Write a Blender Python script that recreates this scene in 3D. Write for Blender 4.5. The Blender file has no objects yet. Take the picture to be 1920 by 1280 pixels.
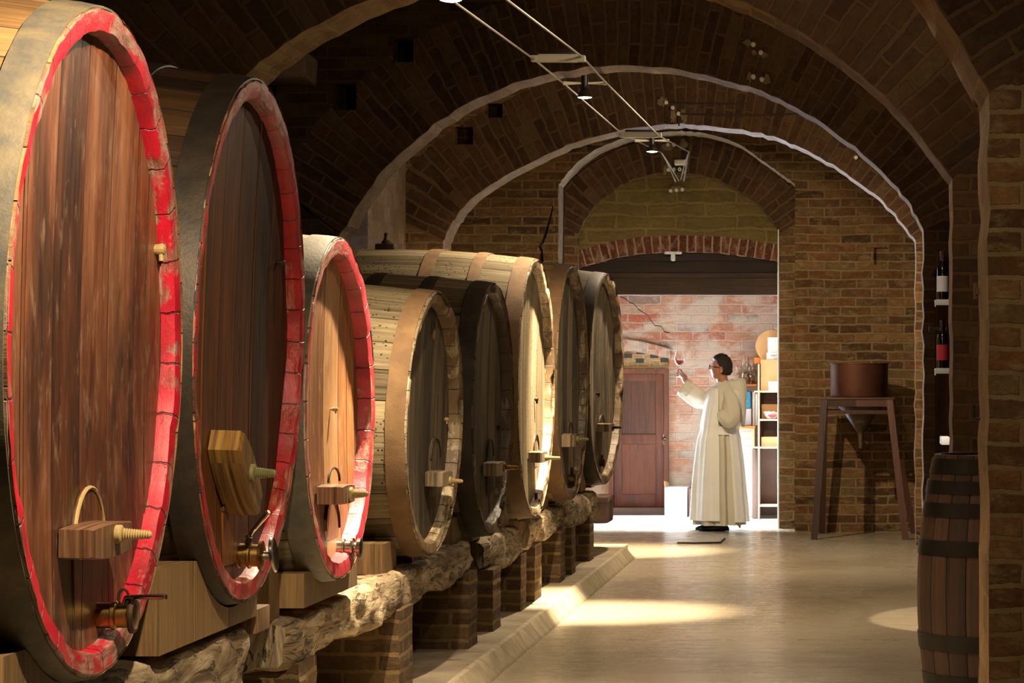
import bpy, bmesh, math, random
from mathutils import Vector, Matrix, noise, Euler
random.seed(7)
C = bpy.context.scene.collection
PI = math.pi
# ------------------------------------------------------------------ camera, world, light, exposure
F = 5400.0            # focal length in pixels of the 1920 px frame
VX, VY = 1605.0, 690.0
H = 1.6
cam_d = bpy.data.cameras.new('camera'); cam = bpy.data.objects.new('camera', cam_d); C.objects.link(cam)
cam.location = (0, 0, H); cam.rotation_euler = (PI/2, 0, 0)
cam_d.sensor_width = 36; cam_d.lens = 36*F/1920
cam_d.shift_x = -(VX-960)/1920; cam_d.shift_y = (VY-640)/1920
cam_d.clip_start = .1; cam_d.clip_end = 200
sc = bpy.context.scene
sc.camera = cam
sc.view_settings.view_transform = 'Standard'; sc.view_settings.look = 'None'
sc.view_settings.exposure = 0.9; sc.view_settings.gamma = 1; sc.view_settings.use_curve_mapping = False
w = bpy.data.worlds.new('world'); sc.world = w; w.use_nodes = True
w.node_tree.nodes['Background'].inputs[0].default_value = (1.0, .55, .22, 1)
w.node_tree.nodes['Background'].inputs[1].default_value = 0.0

def P(px, py, Y):
    return Vector(((px-VX)*Y/F, Y, H+(VY-py)*Y/F))
def Ys(s): return F/s

def area(name, loc, target, sx, sy, power, col, spread=180):
    l = bpy.data.lights.new(name, 'AREA'); l.shape = 'RECTANGLE'; l.size = sx; l.size_y = sy
    l.energy = power; l.color = col; l.spread = math.radians(spread)
    o = bpy.data.objects.new(name, l); C.objects.link(o); o.location = loc
    o.rotation_euler = (Vector(target)-Vector(loc)).to_track_quat('-Z', 'Y').to_euler()
    return o
def spot(name, loc, target, power, col, angle, blend=.5, r=.025):
    l = bpy.data.lights.new(name, 'SPOT'); l.energy = power; l.color = col
    l.spot_size = math.radians(angle); l.spot_blend = blend; l.shadow_soft_size = r
    o = bpy.data.objects.new(name, l); C.objects.link(o); o.location = loc
    o.rotation_euler = (Vector(target)-Vector(loc)).to_track_quat('-Z', 'Y').to_euler()
    return o
WARM = (1.0, .79, .53)
DAY = (.80, .90, 1.0)
# daylight reaching the little room behind the doorway, through its own opening overhead and to the left
area('daylight_overhead', (-1.9, 29.3, 3.9), (-1.9, 29.3, 0), 3.0, .9, 420, DAY, 55)
area('arch_bounce_fill', (-3.7, 31.2, .55), (-1.0, 24.6, 3.9), 1.1, .8, 230, (.62, .74, 1.0), 110)  # added fill, stands in for floor bounce on the arch undersides
area('daylight_side', (-3.6, 29.5, 1.5), (-1.3, 28.5, 1.0), 1.0, 2.0, 75, DAY)
area('daylight_side_window', (-5.2, 24.4, 2.4), (-3.6, 24.0, 2.6), 1.2, 1.6, 60, (.5, .62, 1.0))
# lamps of the cable system (their housings are built further down); each light sits just below its bulb, except the side lamp and the added fill
spot('lamp_light_near', (-1.10, 6.45, 3.15), (-2.2, 7.9, 1.0), 420, WARM, 95, .8)
spot('lamp_light_front', (-1.64, 12.08, 3.10), (-2.2, 11.9, 0), 520, WARM, 125, .8)
spot('lamp_light_front_beam', (-1.60, 12.08, 3.09), (-2.12, 11.9, .5), 700, WARM, 48, .9)
spot('lamp_light_middle', (-1.715, 18.2, 3.28), (-1.85, 18.6, 0), 260, WARM, 125, .9)
spot('lamp_light_middle_beam', (-1.715, 18.2, 3.27), (-1.72, 18.85, 0), 2700, WARM, 38, 1.0)
spot('lamp_light_far', (-1.70, 23.7, 3.32), (-1.4, 24.9, .6), 290, WARM, 150, .6)
spot('lamp_light_far_beam', (-1.70, 23.7, 3.31), (-2.1, 25.2, 0), 2600, WARM, 36, 1.0)
spot('lamp_light_side', (.45, 16.5, 3.5), (1.25, 18.3, 0), 420, WARM, 34, .06)
spot('aisle_fill_spot', (.25, 8.2, 3.3), (.15, 10.4, .6), 50, WARM, 100, .8)  # added fill for the near wall and aisle, no lamp hangs here
def point(name, loc, p, col=WARM, r=.08):
    l = bpy.data.lights.new(name, 'POINT'); l.energy = p; l.color = col; l.shadow_soft_size = r
    o = bpy.data.objects.new(name, l); C.objects.link(o); o.location = loc; return o
# added fill lights for the dim wall faces, no real lamps, above the frame or behind the arches
point('aisle_fill_first', (-.3, 7.6, 3.75), 24); point('aisle_fill_second', (-.1, 13.2, 3.62), 55)
point('aisle_fill_third', (-.3, 17.0, 3.60), 42); point('aisle_fill_fourth', (-.5, 22.9, 3.72), 60)

# ------------------------------------------------------------------ materials
def lin(c):
    if isinstance(c, str):
        c = [int(c[i:i+2], 16)/255 for i in (0, 2, 4)]
    return tuple((x/12.92 if x <= .04045 else ((x+.055)/1.055)**2.4) for x in c)+(1,)
class NB:
    def __init__(s, name):
        s.m = bpy.data.materials.new(name); s.m.use_nodes = True
        s.t = s.m.node_tree; s.b = s.t.nodes['Principled BSDF']
    def n(s, typ, ins=None, **props):
        nd = s.t.nodes.new('ShaderNode'+typ)
        for k, v in props.items(): setattr(nd, k, v)
        for k, v in (ins or {}).items(): s.set(nd.inputs[k], v)
        return nd
    def set(s, sock, v):
        if isinstance(v, bpy.types.NodeSocket): s.t.links.new(v, sock)
        else: sock.default_value = v
    def bs(s, **kw):
        for k, v in kw.items(): s.set(s.b.inputs[k.replace('_', ' ')], v)
    def math(s, op, a, b=0.0, c=0.0, clamp=False):
        nd = s.n('Math', {0: a, 1: b, 2: c}, operation=op, use_clamp=clamp); return nd.outputs[0]
    def ramp(s, fac, stops, interp='LINEAR'):
        nd = s.n('ValToRGB', {'Fac': fac}); cr = nd.color_ramp; cr.interpolation = interp
        while len(cr.elements) < len(stops): cr.elements.new(.5)
        for e, (p, c) in zip(cr.elements, stops): e.position = p; e.color = lin(c) if not isinstance(c, (int, float)) else (c, c, c, 1)
        return nd.outputs['Color']
    def mix(s, f, a, b, mode='MIX'):
        nd = s.n('Mix', data_type='RGBA', blend_type=mode)
        s.set(nd.inputs[0], f); s.set(nd.inputs[6], a); s.set(nd.inputs[7], b); return nd.outputs[2]
    def noise(s, vec, scale, detail=4, rough=.55, dist=0):
        return s.n('TexNoise', {'Vector': vec, 'Scale': scale, 'Detail': detail, 'Roughness': rough, 'Distortion': dist}).outputs['Fac']
    def uv(s): return s.n('TexCoord').outputs['UV']
    def obj(s): return s.n('TexCoord').outputs['Object']
    def geo(s): return s.n('NewGeometry').outputs['Position']
    def mapv(s, v, sc=(1, 1, 1), lo=(0, 0, 0), rot=(0, 0, 0)):
        return s.n('Mapping', {'Vector': v, 'Scale': sc, 'Location': lo, 'Rotation': rot}).outputs[0]
    def sep(s, v): return s.n('SeparateXYZ', {0: v}).outputs
    def comb(s, x, y, z=0.0): return s.n('CombineXYZ', {0: x, 1: y, 2: z}).outputs[0]
    def vadd(s, a, b): return s.n('VectorMath', {0: a, 1: b}, operation='ADD').outputs[0]
    def vscale(s, a, f): return s.n('VectorMath', {0: a, 'Scale': f}, operation='SCALE').outputs[0]
    def rnd(s): return s.n('ObjectInfo').outputs['Random']
    def bump(s, h, strength=.5, dist=.01, normal=None):
        ins = {'Height': h, 'Strength': strength, 'Distance': dist}
        if normal is not None: ins['Normal'] = normal
        nd = s.n('Bump', ins); s.set(s.b.inputs['Normal'], nd.outputs[0]); return nd.outputs[0]

def brick_mat(name, tones, mortar, bw=.31, rh=.088, ms=.011, stain='1a1008', stain_amt=.5, rough=.9, distort=.02, mix_noise=.4, bumpd=.012, cover=None, cover_amt=0):
    k = NB(name); uv = k.uv()
    nz = k.n('TexNoise', {'Vector': uv, 'Scale': 3.5, 'Detail': 3}).outputs['Color']
    off = k.vscale(k.n('VectorMath', {0: nz, 1: (.5, .5, .5)}, operation='SUBTRACT').outputs[0], distort*2)
    nz2 = k.n('TexNoise', {'Vector': uv, 'Scale': 22, 'Detail': 2}).outputs['Color']
    off2 = k.vscale(k.n('VectorMath', {0: nz2, 1: (.5, .5, .5)}, operation='SUBTRACT').outputs[0], distort*.55)
    nz3 = k.n('TexNoise', {'Vector': uv, 'Scale': 75, 'Detail': 3, 'Roughness': .7}).outputs['Color']
    off3 = k.vscale(k.n('VectorMath', {0: nz3, 1: (.5, .5, .5)}, operation='SUBTRACT').outputs[0], distort*.7)
    v = k.vadd(k.vadd(k.vadd(uv, off), off2), off3)
    br = k.n('TexBrick', {'Vector': v, 'Color1': (0, 0, 0, 1), 'Color2': (1, 1, 1, 1), 'Mortar': (0, 0, 0, 1), 'Scale': 1.0, 'Mortar Size': ms,
                          'Mortar Smooth': .25, 'Bias': 0.0, 'Brick Width': bw, 'Row Height': rh})
    n = len(tones)
    c = k.ramp(br.outputs['Color'], [((i+.5)/n, t) for i, t in enumerate(tones)])
    fine = k.noise(v, 45, 5, .65)
    c = k.mix(k.math('MULTIPLY', fine, mix_noise), c, lin('20140c'), 'MIX')
    blot = k.ramp(k.noise(uv, 16, 7, .72, .4), [(.42, 0.0), (.62, 1.0)])
    c = k.mix(k.math('MULTIPLY', blot, mix_noise*.9), c, lin('1c1109'))
    smear = k.ramp(k.noise(k.mapv(uv, (1, 1.8, 1), (9, 4, 0)), 7, 7, .75, .3), [(.5, 0.0), (.66, 1.0)])
    c = k.mix(k.math('MULTIPLY', smear, .55), c, lin(mortar))
    mn = k.noise(uv, 9, 4)
    mc = k.mix(mn, lin(mortar), lin(tones[n//2]))
    c = k.mix(br.outputs['Fac'], c, mc)
    st = k.ramp(k.noise(uv, .9, 5, .6, .6), [(.38, 0.0), (.7, 1.0)])
    c = k.mix(k.math('MULTIPLY', st, stain_amt), c, lin(stain))
    if cover:
        cv = k.ramp(k.noise(k.mapv(uv, (1, 1.4, 1), (3.1, 7.7, 0)), 1.6, 6, .62, .3), [(.46, 0.0), (.54, 1.0)])
        c = k.mix(k.math('MULTIPLY', cv, cover_amt), c, lin(cover))
    h = k.math('ADD', k.math('MULTIPLY', k.math('SUBTRACT', 1.0, br.outputs['Fac']), .7), k.math('MULTIPLY', k.noise(uv, 34, 8, .8), 1.1))
    h = k.math('ADD', h, k.math('MULTIPLY', br.outputs['Color'], .25))
    k.bump(h, 1.0, bumpd)
    k.bs(Base_Color=c, Roughness=rough); k.b.inputs['Specular IOR Level'].default_value = .25
    return k.m

def wood_mat(name, dark, mid, light, wdt=.14, rough=.6, stain='120b06', stain_amt=.5, spec=.3, grain=1.0, gap=.9, contrast=.55, worm=0.0, bumpd=.004, scuff=None):
    """uv.x across the boards (metres), uv.y along the grain"""
    k = NB(name); uv = k.uv(); r = k.math('MULTIPLY', k.rnd(), 37.0)
    x, y, _ = k.sep(uv)
    q = k.math('DIVIDE', x, wdt); idx = k.math('FLOOR', q); fr = k.math('FRACT', q)
    wn = k.n('TexWhiteNoise', {'W': k.math('ADD', idx, r)}, noise_dimensions='1D').outputs['Value']
    gx = k.math('ADD', k.math('MULTIPLY', x, 55*grain), k.math('MULTIPLY', wn, 40)); gy = k.math('ADD', k.math('MULTIPLY', y, 1.8), k.math('ADD', r, k.math('MULTIPLY', wn, 9)))
    g = k.noise(k.comb(gx, gy, r), 1.0, 5, .65, .4)
    g2 = k.noise(k.comb(k.math('MULTIPLY', gx, 4.0), k.math('MULTIPLY', gy, 3.0), 3.0), 1.0, 3, .6)
    gg = k.math('ADD', k.math('MULTIPLY', g, .75), k.math('MULTIPLY', g2, .25))
    t = k.math('ADD', k.math('MULTIPLY', k.math('SUBTRACT', gg, .5), contrast*3), k.math('ADD', .5, k.math('MULTIPLY', k.math('SUBTRACT', wn, .5), .5)), clamp=True)
    c = k.ramp(t, [(.12, dark), (.5, mid), (.88, light)])
    st = k.ramp(k.noise(k.comb(k.math('MULTIPLY', x, 2.6), k.math('MULTIPLY', y, .9), k.math('ADD', r, 4.0)), 1.3, 6, .62, .5), [(.42, 0.0), (.68, 1.0)])
    c = k.mix(k.math('MULTIPLY', st, stain_amt), c, lin(stain))
    if scuff:
        sf = k.ramp(k.noise(k.comb(k.math('MULTIPLY', x, 12.0), k.math('MULTIPLY', y, 4.0), r), 1.6, 8, .72), [(.54, 0.0), (.72, 1.0)])
        c = k.mix(k.math('MULTIPLY', sf, .55), c, lin(scuff))
    e = k.math('MINIMUM', fr, k.math('SUBTRACT', 1.0, fr))
    ed = k.ramp(e, [(0.0, 0.0), (.022, 1.0)])
    c = k.mix(k.math('MULTIPLY', k.math('SUBTRACT', 1.0, ed), gap), c, lin('0a0603'))
    h = k.math('ADD', k.math('MULTIPLY', gg, 1.0), k.math('MULTIPLY', ed, 1.5))
    if worm:
        vo = k.n('TexVoronoi', {'Vector': uv, 'Scale': 42.0}).outputs['Distance']
        ms = k.ramp(k.noise(uv, 4, 3), [(.44, 0.0), (.56, 1.0)])
        hl = k.math('MULTIPLY', k.ramp(vo, [(.16, 1.0), (.25, 0.0)]), ms)
        c = k.mix(k.math('MULTIPLY', hl, worm), c, lin('0c0704'))
        h = k.math('SUBTRACT', h, hl)
    k.bump(h, .9, bumpd)
    k.bs(Base_Color=c, Roughness=k.math('ADD', rough-.1, k.math('MULTIPLY', gg, .2))); k.b.inputs['Specular IOR Level'].default_value = spec
    return k.m

def plain(name, col, rough=.6, metal=0.0, var=None, vs=12, bumpd=0.0, bs=40, spec=.4, amt=.6, space='obj'):
    k = NB(name); v = k.obj() if space == 'obj' else k.uv()
    c = lin(col)
    if var: c = k.mix(k.math('MULTIPLY', k.ramp(k.noise(v, vs, 6, .65, .3), [(.38, 0.0), (.66, 1.0)]), amt), lin(col), lin(var))
    k.bs(Base_Color=c, Roughness=rough, Metallic=metal); k.b.inputs['Specular IOR Level'].default_value = spec
    if bumpd: k.bump(k.noise(v, bs, 5, .65), .8, bumpd)
    return k.m
def emit(name, col, st):
    k = NB(name); k.bs(Base_Color=lin(col), Emission_Color=lin(col), Emission_Strength=st); return k.m
def glass(name, col=(1, 1, 1, 1), rough=0.0):
    k = NB(name); k.bs(Base_Color=col, Roughness=rough, Transmission_Weight=1.0, IOR=1.45); return k.m
def paint_mat(name, red, worn, wood2, joint=.14, amt=.6, bare=0.0):
    k = NB(name); uv = k.uv(); x, y, _ = k.sep(uv); r = k.math('MULTIPLY', k.rnd(), 21.0)
    v = k.comb(x, y, r)
    n1 = k.noise(k.mapv(v, (1, 2, 1)), 5, 8, .7, .4)
    big = k.noise(k.mapv(v, (1, .3, 1), (5, 0, 0)), 1.1, 2)
    m = k.ramp(k.math('ADD', k.math('MULTIPLY', n1, .55), k.math('MULTIPLY', big, .5)), [(.53, 0.0), (.58, 1.0)])
    c = k.mix(k.ramp(k.noise(v, 9, 4), [(.4, 0.0), (.65, 1.0)]), lin(red), k.mix(.5, lin(red), lin('3a0a08')))
    wd = k.mix(k.ramp(k.noise(k.mapv(v, (8, 60, 1)), 1, 4), [(.4, 0.0), (.6, 1.0)]), lin(worn), lin(wood2))
    c = k.mix(k.math('MULTIPLY', m, amt), c, wd)
    if bare: c = k.mix(k.math('MULTIPLY', k.ramp(k.math('ADD', y, k.math('MULTIPLY', k.math('SUBTRACT', n1, .5), .04)), [(bare, 1.0), (bare+.004, 0.0)]), .9), c, wd)
    fr = k.math('FRACT', k.math('ADD', k.math('DIVIDE', x, joint), k.math('MULTIPLY', k.math('SUBTRACT', k.noise(v, 30, 2), .5), .12)))
    e = k.math('MINIMUM', fr, k.math('SUBTRACT', 1.0, fr)); ed = k.ramp(e, [(.008, 0.0), (.022, 1.0)])
    c = k.mix(k.math('MULTIPLY', k.math('SUBTRACT', 1.0, ed), .85), c, lin('120504'))
    k.bump(k.math('ADD', k.math('MULTIPLY', ed, 1.2), k.math('SUBTRACT', k.math('MULTIPLY', n1, .9), k.math('MULTIPLY', m, .4))), .9, .006)
    k.bs(Base_Color=c, Roughness=.45); k.b.inputs['Specular IOR Level'].default_value = .4
    return k.m

M = {}
M['brick'] = brick_mat('brick', ['5c4226', '7c5632', '8e623a', '6c5032', '987044', '806842'], 'a08c64', stain_amt=.35)
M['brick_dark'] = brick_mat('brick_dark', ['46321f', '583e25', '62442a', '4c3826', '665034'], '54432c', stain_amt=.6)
M['brick_ring'] = brick_mat('brick_ring', ['503826', '63452c', '704f34', '5a422e', '765c3e'], '6c5a3c', bw=.33, rh=.085, stain_amt=.35)
M['brick_red'] = brick_mat('brick_red', ['6c3a2a', '7e4834', '8c5640', '743e2e'], 'c4b294', bw=.4, rh=.085, stain_amt=.2)
M['brick_pier'] = brick_mat('brick_pier', ['6a5132', '7c6040', '8e724a', '604a30'], '8a7450', stain_amt=.5, rh=.075)
M['brick_room'] = brick_mat('brick_room', ['b06048', 'b87a5c', 'c08a6c', 'a85640', 'c09a80', '8f7468'], 'c9b8a4', stain='c0aa96', stain_amt=.25, mix_noise=.14, cover='cdbfb0', cover_amt=.55, bw=.36, rh=.1)
M['limewash'] = brick_mat('limewash', ['a08c74', 'ac967a', 'b7a188', '978268'], '6a5644', stain='6d5940', stain_amt=.4, mix_noise=.25, rh=.15, ms=.006, distort=.03)
M['tanwash'] = brick_mat('tanwash', ['8e7048', 'a07e50', 'ac8a5a', '846640'], '6e5638', stain='5c4426', stain_amt=.4, mix_noise=.3, rh=.15, ms=.006, distort=.03)
M['whitebrick'] = brick_mat('whitebrick', ['d8d4cc', 'cfcac0', 'e0dcd4'], 'b0a89c', stain_amt=.05, mix_noise=.06, rh=.085)
M['plaster'] = brick_mat('plaster', ['8c7a40', '9a864a', '927e4c', '84723e'], '9c8a58', bw=.6, rh=.13, ms=.02, stain='4c4020', stain_amt=.5, mix_noise=.25, distort=.05, bumpd=.02)
M['wood_b1'] = wood_mat('varnished_red_oak', '1f0f07', '5a311b', '82573b', .27, .42, '1a0e08', .95, .45, grain=.25, gap=.7, contrast=.42, scuff='8d735c')
M['wood_b2'] = wood_mat('dark_varnished_oak', '170c05', '43240f', '683c18', .24, .55, '120a04', .6, .12, contrast=.55)
M['wood_b3'] = wood_mat('orange_oak', '55331c', '8e6038', 'a8845e', .27, .5, '5a4028', .4, .35, grain=.4, contrast=.42, scuff='b8a184')
M['wood_grey'] = wood_mat('weathered_oak', '2e261d', '665a48', '8c8068', .22, .75, '2a2016', .5, .2, contrast=.6, scuff='9c8d70')
M['wood_grey_light'] = wood_mat('pale_weathered_oak', '463a2a', '776a52', '94876c', .22, .75, '4c3c28', .35, .2, contrast=.5, worm=.8)
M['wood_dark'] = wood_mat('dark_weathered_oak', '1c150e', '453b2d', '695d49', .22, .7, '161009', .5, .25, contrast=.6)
M['stave_b1'] = wood_mat('tan_staves', '44301b', '7a5c38', '94764c', .14, .6, '3a2613', .5, .3, contrast=.35)
M['stave_b2'] = wood_mat('brown_staves', '1c1209', '3a2614', '553b20', .14, .6, '1c120a', .5, .3, contrast=.35)
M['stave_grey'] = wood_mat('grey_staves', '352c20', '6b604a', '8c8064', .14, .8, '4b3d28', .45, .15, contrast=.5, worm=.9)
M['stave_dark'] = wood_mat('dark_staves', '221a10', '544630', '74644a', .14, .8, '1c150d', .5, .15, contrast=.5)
M['wood_block'] = wood_mat('sawn_oak', '3c2c18', '705634', '8c7048', .5, .65, '5c4526', .3, .3, contrast=.5, gap=0)
M['wood_bar'] = wood_mat('crossbar_oak', '2c1a0e', '62432a', '93704e', .5, .5, '2c1a0e', .6, .4, contrast=.6, gap=0)
M['wood_bar_grey'] = wood_mat('grey_crossbar_oak', '2c2419', '6e5d44', '94826a', .5, .7, '2e261b', .4, .3, contrast=.6, gap=0)
M['wood_bar_old'] = wood_mat('mossy_crossbar_oak', '2c1d0c', '6b4c1c', '8c6a2a', .5, .6, '241608', .5, .3, contrast=.8, gap=0, scuff='241608')
M['barrel_dark'] = wood_mat('dark_cask_staves', '1c1009', '3a2416', '4e3320', .11, .55, '140c07', .4, .35, contrast=.4)
M['stand_wood'] = wood_mat('stand_wood', '1e0f08', '44261a', '5c3826', 9, .5, '1e1008', .35, .4, contrast=.4, gap=0)
M['door_wood'] = wood_mat('door_wood', '2a1208', '5a2a14', '763c1e', 9, .5, '24120c', .5, .4, contrast=.55, gap=0)
M['panel_wood'] = wood_mat('lintel_boards', '1c1410', '33261d', '4a392b', .32, .7, '120d0a', .5, .3, contrast=.6)
M['shelf_wood'] = wood_mat('shelf_wood', 'b08a64', 'c9a680', 'd8ba98', .5, .5, 'b8906a', .2, .3, contrast=.2, gap=0)
M['shelf_back'] = plain('shelf_back', '5d473c', .7, var='4c3a30', vs=3)
M['orange_wood'] = plain('orange_wood', 'd0762c', .4, var='b8601c', vs=8)
M['cabinet'] = wood_mat('cabinet_wood', '120a05', '22140b', '2e1c10', .3, .8, '0e0805', .3, .0, contrast=.3, gap=0)
M['red1'] = paint_mat('red_paint_worn', 'a80a24', '8d7868', '5c4636', .15, .9, .022)
M['red2'] = paint_mat('red_paint_dark', '9a0c10', 'a08e6a', '3c2616', .13, .5, .012)
M['red3'] = paint_mat('red_paint_faded', 'ac323c', 'b08f78', '7a5c48', .14, .8, .018)
M['chime_grey'] = paint_mat('bare_chime', '6c5a40', 'b5a68a', '8d7c60', .13, .9)
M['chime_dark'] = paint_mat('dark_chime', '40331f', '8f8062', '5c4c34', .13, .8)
M['hoop_grey'] = plain('grey_iron_hoop', '4a4740', .55, .2, '6c6048', 9, .0015, 60, amt=.8)
M['hoop_dark'] = plain('dark_iron_hoop', '2b2622', .5, .4, '4a3c2c', 7, .0015, 60)
M['hoop_rust'] = plain('rusty_iron_hoop', '5c452e', .85, .1, '7c6140', 8, .002, 120)
M['hoop_black'] = plain('black_iron_hoop', '16130f', .45, .5, '2a241c', 6, .001, 60)
M['brass'] = plain('brass', 'a8884c', .32, 1.0, '4a3820', 14, .0008, 50, amt=.7)
M['chrome'] = plain('worn_chrome', 'b8b4a8', .22, 1.0, '6d6552', 14, 0, amt=.5)
M['copper'] = plain('copper', '5e3a2a', .5, .6, '402820', 6, .001, 20)
M['copper_dark'] = plain('dull_copper', '5c4a38', .55, .5, '3a2c20', 6)
M['iron'] = plain('iron', '2a211b', .6, .6, '4a3322', 20, .001)
M['screw_wood'] = plain('pale_boxwood', '9a8558', .55, 0, '7a6338', 20, .001, 90)
M['screw_green'] = plain('green_boxwood', '6c6a40', .55, 0, '4a4426', 20, .001, 90)
M['ceramic'] = plain('ceramic', 'd8d2c2', .3)
M['cement'] = plain('cement', '6f614a', .9, 0, '8a7a5e', 8, .004)
M['white_plastic'] = plain('white_plastic', 'cfcabb', .4)
M['white_enamel'] = plain('white_enamel', 'd8dbe0', .4)
M['dark_plastic'] = plain('dark_plastic', '1c1a18', .4)
M['cable_steel'] = plain('cable_steel', '8d8474', .4, .6)
M['black'] = plain('black_rubber', '0c0b0a', .5)
M['cloth'] = plain('shaded_wool', 'd2ccba', .95, 0, 'c6bfa8', 3, .0015, 300, spec=.15, amt=.5)  # tunic wool toned down, its shading put into the colour
M['cloth_scap'] = plain('lit_wool', 'eeeeea', .95, 0, 'e4e2da', 3, .0015, 300, spec=.15, amt=.5)  # scapular wool whitened for the light falling on it
M['skin'] = plain('skin', 'a8745a', .5, 0, '96604a', 20)
M['hair'] = plain('dark_hair', '1c120c', .7, 0, '2c1c12', 60, .004, 120)
M['shoe'] = plain('black_leather', '11131a', .4)
M['glasses'] = plain('glasses_frame', '10131c', .25)
M['lens_glass'] = glass('lens_glass')
M['glass'] = glass('clear_glass')
M['wine'] = glass('rose_wine', (.85, .08, .08, 1))
M['amber_glass'] = glass('amber_bottle_glass', (.97, .88, .72, 1))
M['bottle'] = plain('dark_bottle_glass', '0a0d0a', .08, spec=.8)
M['label_white'] = plain('label_white', 'b8bcc8', .6)
M['label_red'] = plain('label_red', '9a2030', .6)
M['capsule'] = plain('capsule', '3a1a14', .4)
M['white_card'] = plain('white_card', 'ece8e2', .7, var='ddd8d0', vs=5)
M['tan_card'] = plain('tan_card', 'b88c5c', .8, var='a87c4c', vs=5)
M['ink'] = plain('ink', '4a4a50', .7)
M['teal'] = plain('teal_cloth', '2e6e8a', .9, var='245a74', vs=20)
M['grey_cloth'] = plain('grey_cloth', 'a8a0a4', .9)
M['paper'] = plain('paper', 'e6e2dc', .8)
M['red_paper'] = plain('red_paper', 'd0303c', .6)
M['bulb'] = emit('lamp_bulb', 'ffe9b0', 22)
M['bulb_near'] = emit('lamp_bulb_near', 'ffe0a0', 60)

def floor_mat():
    k = NB('cellar_floor'); g = k.geo()
    big = k.noise(k.mapv(g, (.7, .35, 1)), 1.2, 5, .6, .5)
    c = k.ramp(big, [(.3, '887d68'), (.5, '9c907a'), (.7, 'afa48e')])
    st = k.noise(k.mapv(g, (1.4, 9, 1)), 1.2, 6, .62, .6)
    c = k.mix(k.math('MULTIPLY', k.ramp(st, [(.48, 0.0), (.72, 1.0)]), .45), c, lin('71654f'))
    fl = k.noise(k.mapv(g, (5, 26, 1), (3, 2, 0)), 1.0, 4, .7, .3)
    sp = k.ramp(fl, [(.66, 0.0), (.70, 1.0)])
    c = k.mix(k.math('MULTIPLY', sp, .8), c, lin('33261a'))
    x, y, z = k.sep(g)
    # a few long joints across the floor
    jn = k.math('ABSOLUTE', k.math('SUBTRACT', k.math('FRACT', k.math('ADD', k.math('DIVIDE', y, 3.1), k.math('MULTIPLY', k.noise(g, 1.3, 3), .05))), .5))
    jm = k.math('MULTIPLY', k.ramp(jn, [(.0, 1.0), (.010, 0.0)]), k.ramp(k.noise(k.mapv(g, (3, .3, 1)), 1.6, 5, .7), [(.5, 0.0), (.58, 1.0)]))
    c = k.mix(k.math('MULTIPLY', jm, .75), c, lin('3a2a1a'))
    wv = k.noise(k.mapv(g, (1.6, 6.5, 1)), 1.0, 4, .5, .5)
    h = k.math('ADD', k.math('MULTIPLY', wv, 1.0), k.math('MULTIPLY', k.noise(g, 30, 4, .6), .12))
    k.bump(k.math('SUBTRACT', h, k.math('MULTIPLY', sp, .2)), .16, .010)
    k.bs(Base_Color=c, Roughness=k.math('ADD', .13, k.math('MULTIPLY', st, .25))); k.b.inputs['Specular IOR Level'].default_value = .7
    return k.m
M['floor'] = floor_mat()
def stone_mat(name, a, b, d, rough=.8, bd=.01, sc=(2, 2, 2), spec=.3):
    k = NB(name); g = k.geo(); n1 = k.noise(k.mapv(g, sc), 1.5, 7, .62, .3)
    c = k.ramp(n1, [(.32, a), (.5, b), (.68, d)])
    k.bump(k.math('ADD', n1, k.math('MULTIPLY', k.noise(g, 40, 5, .7), .3)), .8, bd)
    k.bs(Base_Color=c, Roughness=rough); k.b.inputs['Specular IOR Level'].default_value = spec
    return k.m
M['platform'] = stone_mat('platform_cement', '75695a', '8a7d68', '998c76', .75, .006, (2, 2, 2))
M['kerb'] = stone_mat('kerb_stone', '8c8068', '9d9078', 'aea088', .8, .006, (5, 5, 5))
M['roomfloor'] = stone_mat('pale_paving', 'b0b4b8', 'c8c8c4', 'd8d6d0', .6, .004)
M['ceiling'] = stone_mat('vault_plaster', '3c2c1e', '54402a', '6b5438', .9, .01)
def log_mat():
    k = NB('rough_hewn_log'); uv = k.uv(); r = k.math('MULTIPLY', k.rnd(), 17.0)
    x, y, _ = k.sep(uv)
    n1 = k.noise(k.comb(k.math('MULTIPLY', x, 9.0), k.math('MULTIPLY', y, 2.2), r), 1.3, 8, .7, .8)
    cr = k.noise(k.comb(k.math('MULTIPLY', x, 22.0), k.math('MULTIPLY', y, 5.0), r), 1.0, 4, .6, 1.2)
    c = k.ramp(n1, [(.3, '3a2e20'), (.46, '85745a'), (.62, 'b5a484')])
    crk = k.ramp(cr, [(.36, 1.0), (.43, 0.0)])
    c = k.mix(k.math('MULTIPLY', crk, .75), c, lin('140e08'))
    br = k.ramp(k.noise(k.comb(x, y, k.math('ADD', r, 5.0)), 2.2, 4), [(.52, 0.0), (.66, 1.0)])
    c = k.mix(k.math('MULTIPLY', br, .5), c, lin('5c4022'))
    k.bump(k.math('SUBTRACT', n1, k.math('MULTIPLY', crk, .6)), 1.0, .03)
    k.bs(Base_Color=c, Roughness=.85); k.b.inputs['Specular IOR Level'].default_value = .25
    return k.m
M['log'] = log_mat()

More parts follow.
